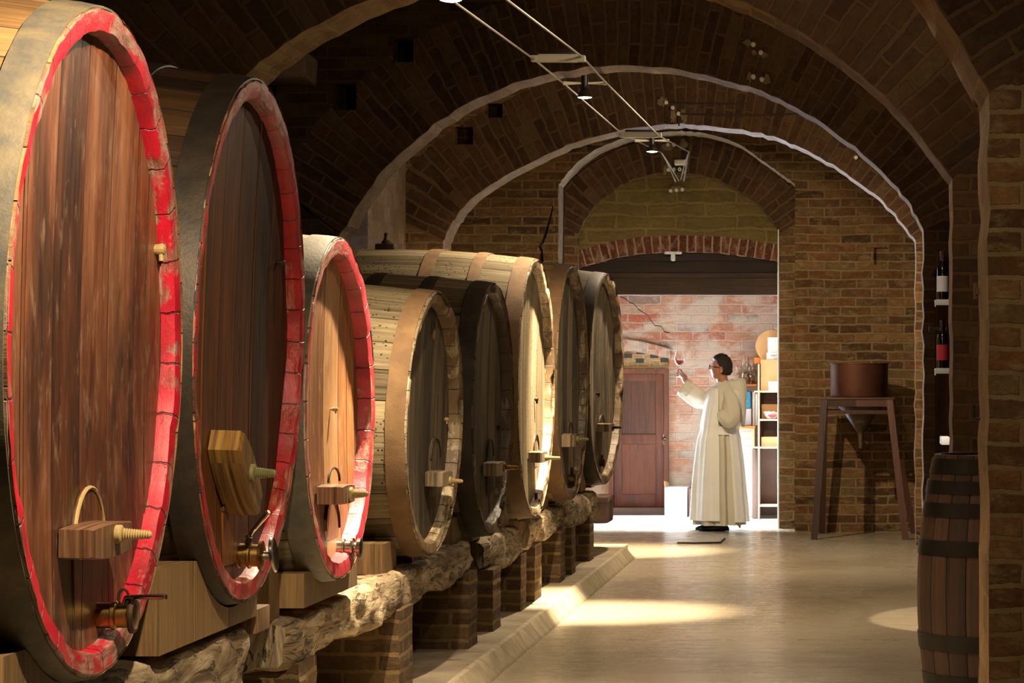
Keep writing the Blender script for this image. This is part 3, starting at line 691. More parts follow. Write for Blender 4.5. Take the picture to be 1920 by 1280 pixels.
    for q, (x0, x1) in enumerate(sets):
        mt = c['hoops'][0] if q == 0 else c['hoops'][1 if q < 3 else 2]
        b = B(); n = 128; rr = []
        for x, o_ in ((x0, .001), (x0, .0065), ((x0+x1)/2, .008), (x1, .0065), (x1, .001)):
            rr.append([(x+.002*noise.noise(Vector((k*.2, q, i))), (rad(x)+o_+.0015*noise.noise(Vector((k*.5, q, x*30))))*math.sin(2*PI*k/n), R+(rad(x)+o_+.0015*noise.noise(Vector((k*.5, q, x*30))))*math.cos(2*PI*k/n)) for k in range(n)])
        b.rings(rr, True, False, False)
        b.obj('hoop', mt, e, local=True, smooth=30)
    # world pixel -> local coordinates on the head plane
    inv = rot.inverted()
    def on(px, py, off=0.0):
        o = Vector((0, 0, H)); d = Vector((px-VX, F, VY-py)).normalized()
        nrm = rot @ Vector((1, 0, 0)); p0 = loc+nrm*(-dep-.012+off)
        q = o+d*((p0-o).dot(nrm)/d.dot(nrm)); v = inv @ (q-loc); return v
    return dict(e=e, on=on, R=R, dep=dep, loc=loc, rot=rot, s=s, inv=inv, rad=rad, Y=Y, L=L)
K = [cask(i, c) for i, c in enumerate(CASKS)]

def manhole(k, px, pyb, zt, hw, c, em='iron'):
    """little arched door low in the head"""
    v = k['on'](px, pyb); R = k['R']; y0 = v.y; z0 = max(.12, R-math.sqrt(max(.01, (R-.075)**2-(abs(y0)+hw)**2))+.02)
    b = B(); x = -k['dep']-.006; n = 14
    pts = [(y0-hw*.86, z0), (y0+hw*.86, z0), (y0+hw, zt-hw)]+[(y0+hw*math.cos(PI*j/n), zt-hw+hw*math.sin(PI*j/n)) for j in range(1, n)]+[(y0-hw, zt-hw)]
    b.prism(pts, 'x', x-.03, x+.004); b.obj('manhole_door', CASKS[c]['head'], k['e'], local=True, smooth=25)
    b = B(); q = [Vector((x+.004, p[0], p[1])) for p in pts]
    b.tube(q[2:], .006, 6); b.obj('door_edge', em, k['e'], local=True)
def crossbar(k, px, py, hl, hh, dp, ang=0, mat='wood_bar', curve=.3):
    v = k['on'](px, py); x0 = -k['dep']-.004; b = B(); n = 14
    Rm = Matrix.Rotation(math.radians(ang), 2); 
    top, bot = [], []
    for j in range(n+1):
        t = -1+2*j/n; h = hh*(1-curve*abs(t)**2.5)
        top.append((hl*t, hh*(1-.15*t*t) if ang == 0 else h)); bot.append((hl*t, -h))
    out = [Rm @ Vector(p) for p in top+bot[::-1]]
    def pr(p, x, sc=1): return (x, v.y+p.x*sc, v.z+p.y*sc)
    b.rings([[pr(p, x0) for p in out], [pr(p, x0+dp*.9) for p in out], [pr(p, x0+dp, .93) for p in out]])
    return b.obj('crossbar', mat, k['e'], local=True, smooth=35), v
def bolt(k, px, py, ln, r0, mat, base, parent=None, nut=True):
    v = k['on'](px, py, base); b = B(); x = -k['dep']-.012+base; prof = []
    if nut: prof = [(r0*1.5, 0), (r0*1.6, .004), (r0*1.6, ln*.22), (r0*1.3, ln*.26)]
    else: prof = [(r0, 0)]
    m = 22
    z0 = ln*.27 if nut else .0
    for j in range(m+1):
        t = j/m; prof.append((r0*(1-.35*t)*(1+.13*(1 if j % 2 else -1)), z0+(ln-z0)*t))
    prof.append((r0*.3, ln+.004))
    b.lathe(prof, (x, v.y, v.z), (1, 0, 0), 14); return b.obj('bolt', mat, k['e'], local=True, smooth=30)
def peg(k, px, py, ln, r=.011, mat='screw_wood', cross=False):
    v = k['on'](px, py); b = B(); x = -k['dep']-.02
    b.lathe([(r*.6, 0), (r*.6, ln*.35), (r, ln*.4), (r*1.15, ln*.7), (r*1.1, ln), (r*.5, ln+.004)], (x, v.y, v.z), (1, 0, 0), 12)
    if cross: b.lathe([(r*.5, -r*2.4), (r*.6, 0), (r*.4, r*1.2)], (x+ln*.8, v.y, v.z), (0, 0, 1), 8)
    b.obj('tasting_peg', mat, k['e'], local=True)
def tap(k, px, py, ln, r, mat, style):
    v = k['on'](px, py); x = -k['dep']-.015; b = B(); cx, cy, cz = x, v.y, v.z
    b.lathe([(r*1.25, 0), (r*1.3, .008), (r*.95, .014), (r*.95, ln*.45), (r*1.08, ln*.48), (r*1.08, ln*.56), (r*.9, ln*.6), (r*.9, ln*.86), (r*1.15, ln*.88), (r*1.2, ln), (r*.7, ln+.006)], (cx, cy, cz), (1, 0, 0), 28)
    t = b.obj('tap', mat, k['e'], local=True, smooth=35)
    if style == 0:      # lever pointing out, ring round its foot
        b = B(); b.tube([(x+ln*.72, cy, cz+r*.8), (x+ln*.78, cy, cz+r*1.35), (x+ln*.95, cy-.005, cz+r*1.4), (x+ln*1.75, cy-.04, cz+r*1.52), (x+ln*1.82, cy-.042, cz+r*1.52)], [r*.16, r*.17, r*.17, r*.24, r*.2], 10)
        b.obj('tap_lever', 'chrome', t, local=True)
        b = B(); b.tube([(x+ln*.72+.014*math.cos(a), cy, cz+r*1.35+.022*math.sin(a)) for a in [2*PI*j/16 for j in range(17)]], .004, 6); b.obj('tap_ring', 'iron', t, local=True)
        b = B(); b.lathe([(r*1.3, 0), (r*1.34, .006), (r*1.2, .014)], (x+ln*.9, cy, cz), (1, 0, 0), 24); b.obj('tap_flange', 'iron', t, local=True)
    elif style == 1:    # hand wheel and slanting lever
        b = B(); b.lathe([(r*.35, 0), (r*.35, .03)], (x+ln, cy, cz), (1, 0, 0), 12)
        b.lathe([(r*.3, 0), (r*1.35, .004), (r*1.45, .008), (r*1.35, .014), (r*.3, .008)], (x+ln+.028, cy, cz+.004), (1, 0, .15), 28); b.obj('tap_wheel', 'chrome', t, local=True)
        b = B(); b.lathe([(r*.3, 0), (r*.2, r*.4), (r*.34, r*.5), (r*.2, r*.7)], (x+ln*.45, cy, cz+r*.95), (0, 0, 1), 12)
        b.tube([(x+ln*.5, cy, cz+r*1.6), (x+ln*.62, cy-.01, cz+r*1.95), (x+ln*1.25, cy-.05, cz+r*3.5), (x+ln*1.3, cy-.052, cz+r*3.6)], [r*.15, r*.16, r*.24, r*.16], 10); b.obj('tap_lever', 'chrome', t, local=True)
    elif style == 2:
        b = B(); b.lathe([(r*.7, 0), (r*.7, .012), (r*1.1, .016), (r*1.15, .03), (r*.8, .034)], (x+ln, cy, cz), (1, 0, 0), 24); b.obj('tap_cap', 'chrome', t, local=True)
    elif style == 3:
        b = B(); b.tube([(x+ln*.6, cy, cz), (x+ln*.62, cy, cz+r*2.4)], r*.35, 8); b.obj('tap_lever', 'iron', t, local=True)
# --- first cask
k = K[0]
manhole(k, 158, 1150, k['on'](150, 915).z, .15, 0, 'screw_wood')
crossbar(k, 146, 1012, .215, .047, .085, 0, 'wood_bar')
bolt(k, 212, 1001, .10, .016, 'screw_wood', .085)
tap(k, 176, 1153, .115, .037, 'brass', 0)
peg(k, 283, 467, .048, .014, 'screw_wood', True)
# --- second cask
k = K[1]
manhole(k, 430, 1020, k['on'](430, 870).z, .15, 1)
crossbar(k, 408, 886, .2, .062, .105, -34, 'wood_bar_old', .4)
bolt(k, 466, 886, .085, .018, 'screw_green', .105)
tap(k, 444, 1040, .09, .042, 'brass', 1)
peg(k, 516, 492, .04, .009, 'iron')
# --- third
k = K[2]
manhole(k, 618, 1000, k['on'](618, 930).z, .13, 2)
crossbar(k, 603, 926, .125, .038, .098, 0, 'wood_bar', .1)
bolt(k, 653, 926, .075, .017, 'screw_wood', .098)
b = B(); p0 = k['on'](607, 905); p1 = k['on'](628, 905)
b.tube([(-k['dep']+.006, p0.y+(p1.y-p0.y)*(.5-.5*math.cos(PI*j/14)), p0.z+.055*math.sin(PI*j/14)) for j in range(15)], .005, 6); b.obj('wire_loop', 'iron', k['e'], local=True)
tap(k, 628, 1028, .078, .036, 'chrome', 2)
peg(k, 621, 767, .032, .007, 'screw_wood', True)
# --- fourth
k = K[3]
manhole(k, 810, 960, k['on'](805, 822).z, .1, 3)
crossbar(k, 804, 896, .12, .038, .085, 0, 'wood_bar_grey', .1)
bolt(k, 840, 901, .07, .013, 'screw_wood', .085)
peg(k, 832, 786, .03, .009, 'screw_wood', True); peg(k, 812, 625, .012, .03, 'stave_b1')
# --- fifth
k = K[4]
manhole(k, 915, 950, k['on'](916, 822).z, .1, 4)
crossbar(k, 910, 878, .14, .04, .085, 0, 'wood_bar_grey', .1)
bolt(k, 941, 876, .09, .014, 'brass', .085)
peg(k, 930, 800, .03, .01, 'iron', True)
# --- sixth
k = K[5]
manhole(k, 1002, 930, k['on'](1000, 815).z, .1, 5)
crossbar(k, 994, 856, .14, .036, .085, 0, 'wood_bar_grey', .1)
bolt(k, 1020, 858, .10, .013, 'screw_wood', .085)
peg(k, 1002, 748, .03, .012, 'iron', True); tap(k, 995, 945, .06, .03, 'brass', 3)
# --- seventh
k = K[6]
manhole(k, 1067, 890, k['on'](1067, 792).z, .1, 6)
crossbar(k, 1056, 825, .14, .048, .085, 0, 'wood_bar_grey', .1)
bolt(k, 1079, 823, .09, .014, 'screw_green', .085)
tap(k, 1064, 898, .06, .035, 'brass', 3)
# --- eighth
k = K[7]
manhole(k, 1126, 870, k['on'](1125, 778).z, .1, 7)
crossbar(k, 1122, 801, .14, .034, .10, 0, 'wood_bar_grey', .1)
bolt(k, 1146, 801, .08, .012, 'iron', .10)
peg(k, 1118, 738, .035, .011, 'iron', True); tap(k, 1122, 868, .05, .028, 'iron', 3)

# airlock on top of the sixth cask
k = K[5]; xl = -.95; top = k['loc']+k['rot'] @ Vector((xl, 0, k['R']+k['rad'](xl)))
e = empty('airlock', top-Vector((0, 0, .012)), 'dark airlock bung standing on top of the sixth cask', 'airlock')
b = B(); b.boxmm(top+Vector((-.07, -.07, -.012)), top+Vector((.05, .07, .035)), .01); b.obj('bung_block', 'iron', e)
b = B(); b.lathe([(.028, .03), (.03, .05), (.018, .06), (.012, .075), (.013, .1), (.006, .105)], top+Vector((-.01, 0, 0)), (0, 0, 1), 14); b.obj('valve', 'iron', e)

# ------------------------------------------------------------------ supports: hewn beams, brick piers, chocks
def log(Ya, Yb, x0, x1, zb, zt, label, seed, wav=.02, sag=0.0):
    b = B(); n = max(30, int((Yb-Ya)*26)); m = 40; cx, cz = (x0+x1)/2, (zb+zt)/2; hx, hz = (x1-x0)/2, (zt-zb)/2; rings = []
    for j in range(n+1):
        y = Ya+(Yb-Ya)*j/n; rr = []
        e = min(j, n-j); sh = 1-.10*max(0, 2-e)/2
        for k in range(m):
            a = 2*PI*k/m; ca, sa = math.cos(a), math.sin(a)
            q = (abs(ca)**6+abs(sa)**6)**(-1/6)
            px, pz = cx+hx*q*ca*sh, cz+hz*q*sa*sh
            v = Vector((px*3, y*1.1, pz*3+seed*7)); d = wav*1.0*noise.fractal(v, .8, 2.1, 5)+.012*noise.noise(Vector((px*14, y*7, pz*14+seed)))
            low = -.05*sag*noise.noise(Vector((y*1.3, seed, 0)))*(1 if sa < -.2 else 0)
            up = min(0, d) if sa > .6 else d
            rr.append((px+d*ca, y+.02*noise.noise(Vector((px*9, pz*9, seed+j*0))), min(pz+up*sa*1.2+low, zt+.005)))
        rings.append(rr)
    b.rings(rings, uvf=lambda ii, jj: (jj/m*2*(x1-x0+zt-zb), (Yb-Ya)*ii/n))
    o = b.obj('support_beam', 'log', smooth=45); return tag(o, label, 'beam', 'hewn timber beams under the casks')
log(3.2, 9.95, -2.5, -2.08, .38, .735, 'rough hewn beam under the two nearest casks, in the bottom left corner', 1, .035, 1)
log(10.62, 15.78, -2.55, -2.09, .47, .668, 'long rough hewn beam under the third and fourth casks, brightly lit', 2, .028, 1)
log(16.4, 18.05, -2.5, -2.09, .42, .635, 'short cracked beam under the fifth cask', 3, .03, 1)
log(18.5, 20.6, -2.5, -2.09, .43, .63, 'short hewn beam under the sixth cask, seen below its pale head', 4, .025, 1)
log(20.9, 23.25, -2.5, -2.09, .40, .63, 'last hewn beam, under the seventh and eighth casks, nearest the doorway', 5, .03, 1)
def rearlog(Ya, Yb, seed, lab): log(Ya, Yb, -3.7, -3.35, .42, .60, lab, seed, .02, .5)
rearlog(3.2, 15.8, 11, 'dark rear beam under the back ends of the first four casks'); rearlog(16.2, 23.4, 12, 'dark rear beam under the back ends of the last four casks')
def pier(ya, yb, x0, zt, label):
    b = B(); z0 = .09; n = 12; m = 5; x1 = -2.07
    rings = []
    rn = random.Random(int(ya*100))
    for j in range(n+1):
        z = z0+(zt-z0)*j/n; o = rn.uniform(-.003, .003)
        rings.append([(x0, ya, z), (x1+o, ya-o, z), (x1+o, yb, z), (x0, yb, z)])
    b.rings(rings); o = b.obj('brick_pier', 'brick_pier', smooth=0)
    return tag(o, label, 'pier', 'brick piers carrying the casks')
PI_ = [(9.75, 10.12, -2.6, .45, 'narrow brick pier at the bottom edge under the end of the nearest beam'), (10.70, 11.05, -2.32, .5, 'narrow brick pier at the near end of the long lit beam'),
       (13.05, 13.45, -2.75, .5, 'wide brick pier under the fourth cask, nearest one fully in view'), (15.4, 15.75, -2.62, .5, 'brick pier at the far end of the long lit beam'),
       (16.42, 16.78, -2.35, .45, 'slim brick pier at the near end of the short cracked beam'), (17.78, 18.08, -2.55, .45, 'brick pier at the far end of the short cracked beam'),
       (18.55, 18.95, -2.3, .46, 'pale brick pier directly below the brightly lit sixth cask'), (20.15, 20.5, -2.6, .46, 'brick pier third from the doorway end'),
       (20.95, 21.25, -2.25, .44, 'brick pier second from the doorway end'), (22.4, 22.75, -2.6, .44, 'last brick pier, nearest the doorway')]
for p in PI_: pier(*p)
for i, (ya, lab) in enumerate(((6.5, 'rear brick pier in the dark behind the first cask'), (11.6, 'rear brick pier in the dark behind the third cask'), (15.2, 'rear brick pier in the dark behind the fifth cask'), (19.0, 'rear brick pier in the dark behind the sixth cask'), (23.0, 'rear brick pier in the dark behind the last cask'))):
    b = B(); b.boxmm((-3.75, ya, .09), (-3.3, ya+.4, .46)); tag(b.obj('brick_pier', 'brick_pier', smooth=0), lab, 'pier', 'brick piers carrying the casks')
def saddle(ya, yb, x0, x1, z0, z1, k, label, mat='wood_block'):
    """block whose top is hollowed to the cask lying on it"""
    b = B(); R = k['R']*1.02; n = 20; cy, cz = k['Y'], k['loc'].z+k['R']; rings = []
    top = []
    for j in range(n+1):
        y = ya+(yb-ya)*j/n; d = R*R-(y-cy)**2
        zc = cz-math.sqrt(d)-.004 if d > 0 else 9
        top.append((y, max(z0+.02, min(z1, zc))))
    b.prism([(ya, z0)]+[(yb, z0)]+top[::-1], 'x', x0, x1)
    return tag(b.obj('chock', mat, smooth=20), label, 'chock', 'wooden chocks wedged under the casks')
saddle(8.55, 9.95, -2.45, -2.07, .745, 1.0, K[1], 'large hollowed tan chock block between the first and second casks')
saddle(6.2, 7.5, -2.45, -2.07, .745, .9, K[0], 'hollowed chock block under the first red rimmed cask')
saddle(10.8, 11.95, -2.5, -2.07, .70, .83, K[2], 'flat sawn plank chock lying under the third cask')
b = B(); b.prism([(10.60, .665), (10.79, .665), (10.79, .80), (10.73, .875), (10.60, .89)], 'x', -2.3, -2.16); tag(b.obj('chock', 'wood_block'), 'upright wedge chock on the lit beam, against the plank of the third cask', 'chock', 'wooden chocks wedged under the casks')
b = B(); b.boxmm((-2.16, 9.96, .68), (-2.075, 10.2, .765), .006); tag(b.obj('chock', 'wood_block'), 'small square block at the end of the nearest beam', 'chock', 'wooden chocks wedged under the casks')
for n_, (kk, lab) in enumerate(((3, 'wedge chock under the near side of the fourth cask'), (4, 'wedge chock under the near side of the fifth cask'), (5, 'wedge chock under the near side of the sixth cask'), (6, 'wedge chock under the near side of the seventh cask'), (7, 'wedge chock under the near side of the last cask'))):
    k = K[kk]; saddle(k['Y']-.6, k['Y']-.25, -2.34, -2.15, .63 if kk > 3 else .66, .8, k, lab)
    saddle(k['Y']+.22, k['Y']+.55, -2.34, -2.15, .63 if kk > 3 else .66, .78, k, lab.replace('near', 'far'))
# ------------------------------------------------------------------ upright cask on the right
cx, cy = .672, 12.74; hh = 1.22
e = empty('upright_barrel', (cx, cy, 0), 'tall dark wooden barrel with black hoops standing upright behind the near brick pilaster', 'barrel')
def br(z): return .325+.077*(1-((2*z-hh)/hh)**2)
b = B(); n = 192
prof = [hh*j/40 for j in range(41)]
b.rings([[(cx+(br(z)-(.003 if k % 8 == 0 else 0))*math.cos(2*PI*k/n), cy+(br(z)-(.003 if k % 8 == 0 else 0))*math.sin(2*PI*k/n), z+.001) for k in range(n)] for z in prof]
        + [[(cx+.30*math.cos(2*PI*k/n), cy+.30*math.sin(2*PI*k/n), hh+.001) for k in range(n)], [(cx+.295*math.cos(2*PI*k/n), cy+.295*math.sin(2*PI*k/n), hh-.03) for k in range(n)]], uvf=lambda ii, jj: (jj/8*.11, min(ii, 40)/40*hh))
b.obj('staves', 'barrel_dark', e, smooth=20)
for z0, z1 in ((1.14, 1.205), (1.054, 1.11), (.953, 1.014), (.786, .852), (.374, .442), (.206, .267), (.11, .166), (.015, .08)):
    b = B(); b.rings([[(cx+(br(z)+o)*math.cos(2*PI*k/96), cy+(br(z)+o)*math.sin(2*PI*k/96), z) for k in range(96)] for z, o in ((z0, .001), (z0, .005), (z1, .005), (z1, .001))], True, False, False)
    b.obj('hoop', 'hoop_black', e)
b = B(); b.lathe([(.294, hh-.028), (.294, hh-.012), (.0001, hh-.011)], (cx, cy, 0), (0, 0, 1), 64); b.obj('head', 'barrel_dark', e)

# ------------------------------------------------------------------ trestle stand with copper pan and funnel
sx, sy = .02, 27.35; top = 1.325
e = empty('trestle_stand', (sx, sy, 0), 'tall dark red wooden stand with four splayed legs against the brick wall', 'stand')
tx0, tx1, ty0, ty1 = -.30, .345, 27.05, 27.65
b = B(); b.boxmm((tx0-.03, ty0-.03, top-.02), (tx1+.02, ty0+.06, top), .003); b.boxmm((tx0-.03, ty1-.06, top-.02), (tx1+.02, ty1+.03, top), .003)
b.boxmm((tx0-.03, ty0+.06, top-.02), (tx0+.07, ty1-.06, top), .003); b.boxmm((tx1-.08, ty0+.06, top-.02), (tx1+.02, ty1-.06, top), .003)
b.boxmm((tx0+.06, ty0+.05, top-.018), (tx1-.07, ty0+.14, top-.002)); b.boxmm((tx0+.06, ty1-.14, top-.018), (tx1-.07, ty1-.05, top-.002)); b.obj('top_frame', 'stand_wood', e)
b = B(); b.boxmm((tx0, ty0-.02, top-.085), (tx1, ty0+.01, top-.021)); b.boxmm((tx0, ty1-.01, top-.085), (tx1, ty1+.02, top-.021)); b.boxmm((tx0-.01, ty0+.01, top-.085), (tx0+.02, ty1, top-.021)); b.boxmm((tx1-.02, ty0+.01, top-.085), (tx1+.01, ty1, top-.021)); b.obj('apron', 'stand_wood', e)
b = B(); b.boxmm((tx0+.0, ty0-.012, top-.155), (tx1+.02, ty0+.012, top-.12)); b.boxmm((tx0, ty1-.012, top-.155), (tx1+.02, ty1+.012, top-.12)); b.obj('rail', 'stand_wood', e)
for (x0, y0, x1, y1) in ((tx0, ty0, -.39, 26.88), (tx1-.03, ty0, .462, 26.88), (tx0, ty1, -.33, 27.88), (tx1-.03, ty1, .56, 27.88)):
    b = B(); rr = []
    for t in (0, 1):
        x, y, z = x0+(x1-x0)*t, y0+(y1-y0)*t, (top-.021)*(1-t)+.001*t; q = .031
        rr.append([(x-q, y-q*.8, z), (x+q, y-q*.8, z), (x+q, y+q*.8, z), (x-q, y+q*.8, z)])
    b.rings(rr); b.obj('leg', 'stand_wood', e)
b = B(); R = .27
b.lathe([(R-.012, 0), (R-.004, .003), (R, .015), (R+.006, .29), (R+.008, .31), (R+.014, .312), (R+.014, .32), (R+.004, .321), (R-.002, .31), (R-.006, .02), (R-.03, .012)], (.03, 27.35, top+.002), (0, 0, 1), 96)
for a in (PI*1.02,): b.boxmm((-.246, 27.2, top+.02), (-.242, 27.22, top+.3))
tag(b.obj('copper_pan', 'copper', smooth=40), 'round tarnished copper pan standing on the tall wooden stand', 'pan')
b = B(); fx, fy = .045, 27.35
b.lathe([(.20, 1.235), (.215, 1.24), (.215, 1.235), (.16, 1.18), (.03, .985), (.024, .95), (.02, .84), (.013, .84), (.016, .95), (.02, .985), (.15, 1.18), (.195, 1.23)], (fx, fy, 0), (0, 0, 1), 64)
o = tag(b.obj('funnel', 'copper_dark', smooth=40), 'dull copper funnel hanging in the frame below the round pan', 'funnel')
b = B(); 
for s_ in (-1, 1): b.tube([(fx+s_*.205, fy, 1.238), (fx+s_*.205, fy, top-.01), (fx+s_*.24, fy, top-.01)], .005, 6)
b.boxmm((tx0+.02, fy-.01, top-.155), (fx-.2, fy+.01, top-.14)); b.boxmm((fx+.2, fy-.01, top-.155), (tx1-.02, fy+.01, top-.14)); b.obj('hanger', 'iron', o)
# block and pipe stub at wall behind the stand
b = B(); b.tube([FL(1673, 988, .02), FL(1673, 988, .02)+Vector((0, 0, .28))], .035, 10); o = b.obj('pipe_stub', 'iron'); tag(o, 'short dark pipe stub at the foot of the wall between the stand legs', 'pipe')

# ------------------------------------------------------------------ bottle cabinet in the right hand bay
e = empty('bottle_cabinet', (.8, 19.6, 0), 'dark wooden bottle display cabinet in the recess behind the right pilaster', 'cabinet')
b = B(); b.boxmm((.60, 17.3, .1), (1.0, 21.9, 2.3), .01); b.obj('cabinet_body', 'cabinet', e)
b = B(); b.boxmm((.58, 17.3, 2.3), (1.02, 21.9, 2.33), .004); b.obj('cabinet_top', 'cabinet', e)
b = B(); b.boxmm((.62, 17.35, .0), (.98, 21.85, .1)); b.obj('plinth', 'cabinet', e)
def wine_bottle(x, y, z, lab, cap, label):
    e = empty('wine_bottle', (x, y, z), label, 'bottle')
    b = B(); b.lathe([(.03, 0), (.036, .004), (.037, .02), (.037, .19), (.033, .215), (.016, .24), (.014, .255), (.014, .295), (.016, .297), (.016, .305), (.01, .306)], (x, y, z), (0, 0, 1), 28); b.obj('bottle_glass', 'bottle', e)
    b = B(); b.lathe([(.0378, .05), (.0378, .15)], (x, y, z), (0, 0, 1), 28, False, False); b.obj('bottle_label', lab, e)
    b = B(); b.lathe([(.0155, .25), (.0158, .299), (.017, .301), (.017, .308), (.008, .31)], (x, y, z), (0, 0, 1), 20); b.obj('capsule', cap, e)
def holder(x, y, z, label, mat='label_white'):
    b = B(); b.boxmm((x-.045, y-.05, z-.035), (x+.042, y+.05, z), .004); b.boxmm((x-.05, y-.052, z-.045), (x-.044, y+.052, z-.002)); tag(b.obj('bottle_bracket', mat), label, 'bracket')
holder(.556, 18.5, 2.04, 'white bracket under the upper wine bottle on the dark cabinet'); wine_bottle(.556, 18.5, 2.041, 'label_white', 'capsule', 'upper wine bottle with white label on the side of the dark cabinet')
holder(.556, 18.5, 1.60, 'white bracket under the lower wine bottle on the dark cabinet'); wine_bottle(.556, 18.5, 1.601, 'label_red', 'bottle', 'lower wine bottle with red label on the side of the dark cabinet')
b = B(); b.boxmm((.545, 18.4, 1.11), (.599, 18.75, 1.16), .005); tag(b.obj('card_holder', 'label_white'), 'white card holder low on the side of the dark cabinet', 'card')
b = B(); b.tube([(.49, 19, 1.86), (.6, 19, 1.86)], .011, 8); b.tube([(.48, 19, 1.86), (.495, 19, 1.86)], .02, 8); tag(b.obj('iron_peg', 'iron'), 'black iron peg sticking out of the cabinet between the two bottles', 'peg')
# ironwork on the near pilaster
b = B(); b.tube([(.53, 11.45, 1.398), (.475, 11.45, 1.398), (.468, 11.45, 1.405), (.468, 11.45, 1.455)], .006, 8); tag(b.obj('iron_hook', 'iron'), 'L-shaped iron hook on the edge of the near right pilaster', 'hook')
for z, lab in ((1.905, 'iron hinge pintle at shoulder height on the near right pilaster edge'), (2.665, 'iron hinge pintle at the foot of the near arch on the right')):
    b = B(); b.boxmm((.475, 11.43, z-.012), (.53, 11.47, z+.014), .004); b.tube([(.475, 11.45, z-.03), (.475, 11.45, z+.035)], .009, 10); tag(b.obj('pintle', 'hoop_rust'), lab, 'hinge')

# ------------------------------------------------------------------ cable lighting
LC = [(-1.80, 2.0, 3.12), (-1.78, 6.0, 3.13), (-1.82, 12.08, 3.232), (-1.81, 16.2, 3.335), (-1.85, 18.2, 3.40), (-1.80, 22.1, 3.40), (-1.868, 27.7, 3.67)]
RC = [(-1.52, 2.0, 3.12), (-1.52, 6.0, 3.13), (-1.58, 12.08, 3.232), (-1.54, 16.2, 3.35), (-1.578, 18.2, 3.40), (-1.51, 22.1, 3.38), (-1.606, 27.7, 3.68)]
for pts, lab in ((LC, 'left one of the two steel lamp cables stretched under the vault'), (RC, 'right one of the two steel lamp cables stretched under the vault')):
    b = B(); b.tube([tuple(p) for p in pts], .006, 6); tag(b.obj('lamp_cable', 'cable_steel'), lab, 'cable')
def at(pts, y, i):
    for a, c in zip(pts, pts[1:]):
        if a[1] <= y <= c[1]: t = (y-a[1])/(c[1]-a[1]); return a[i]+(c[i]-a[i])*t
def bar_fitting(y, label, grp=None):
    xl, xr, z = at(LC, y, 0), at(RC, y, 0), (at(LC, y, 2)+at(RC, y, 2))/2
    e = empty('cable_light_bar', ((xl+xr)/2, y, z-.03), label, 'light fitting')
    b = B(); b.box(((xl+xr)/2, y, z), (xr-xl-.045, .05, .045), None, .006); b.obj('bar_housing', 'white_plastic', e)
    b = B(); b.box((xl+.004, y, z-.002), (.045, .06, .036), None, .008); b.box((xr-.004, y, z-.002), (.045, .06, .036), None, .008); b.obj('end_clamp', 'white_plastic', e)
    b = B(); b.box(((xl+xr)/2, y, z+.03), (xr-xl-.06, .045, .014), None, .003); b.obj('top_cover', 'dark_plastic', e)
bar_fitting(16.2, 'white bar fitting between the cables, nearest of the two'); bar_fitting(22.1, 'white bar fitting between the cables near the end, above the farthest lamp')
def lamp(y, label, drop=.0, near=False, scale=1.0):
    xl, xr, z = at(LC, y, 0), at(RC, y, 0), (at(LC, y, 2)+at(RC, y, 2))/2; x = (xl+xr)/2
    e = empty('cable_spotlight', (x, y, z-.11), label, 'lamp', None)
    b = B(); b.tube([(xl, y, z), (xl+.06, y, z), (x-.03, y, z), (x+.03, y, z), (xr-.06, y, z), (xr, y, z)], [.013, .009, .007, .007, .009, .013], 10); b.obj('cross_arm', 'white_plastic', e)
    b = B(); b.lathe([(.012, .05), (.022, .048), (.022, .0), (.021, -.03), (.026, -.04)], (x, y, z), (0, 0, 1), 20); b.obj('lamp_socket', 'dark_plastic', e)
    b = B(); b.lathe([(.018, -.035), (.024, -.045), (.034, -.06), (.044, -.078), (.048, -.088), (.0465, -.09), (.042, -.078), (.03, -.06), (.015, -.048)], (x, y, z), (0, 0, 1), 32); b.obj('reflector', 'dark_plastic', e)
    b = B(); b.lathe([(.001, -.066), (.03, -.072), (.0445, -.0865), (.040, -.092), (.022, -.096), (.001, -.0965)][::-1], (x, y, z), (0, 0, 1), 28); b.obj('bulb', 'bulb_near' if near else 'bulb', e)
lamp(6.45, 'cable spotlight out of the picture above the first cask'); lamp(12.08, 'glaring cable spotlight cut by the top edge of the photo', near=True); lamp(18.2, 'cable spotlight on a cross arm in the middle of the cables, clearly lit'); lamp(23.7, 'small far cable spotlight just below the farther white bar')
# end brackets of the cables on the back wall
b = B(); zz = 3.67
for (x, z), (x2, z2), sg in (((-1.868, 3.67), (-1.76, 3.45), 1), ((-1.606, 3.68), (-1.68, 3.46), -1)):
    b.tube([(x, 27.7, z), (x+.03*sg, 27.9, z-.06), (x2, 28.12, z2-.03)], .008, 6); b.tube([(x, 27.69, z), (x+.05*sg, 27.9, z-.08), (x2+.03*sg, 28.12, z2-.02)], .006, 6)
tag(b.obj('cable_anchor', 'cable_steel'), 'steel stays anchoring the lamp cables to the back wall', 'bracket')
p = P(1270, 297, 28.05)
e = empty('bulkhead_lamp', (p[0], 28.35, p[2]-.05), 'small oval grey bulkhead lamp above the yellow lunette', 'lamp')
b = B(); b.box((p[0], 28.62, p[2]), (.13, .12, .055), None, .02, 3); b.obj('lamp_cover', 'white_plastic', e)
b = B(); b.box((p[0], 28.67, p[2]-.05), (.08, .07, .04), None, .008); b.obj('lamp_base', 'iron', e)
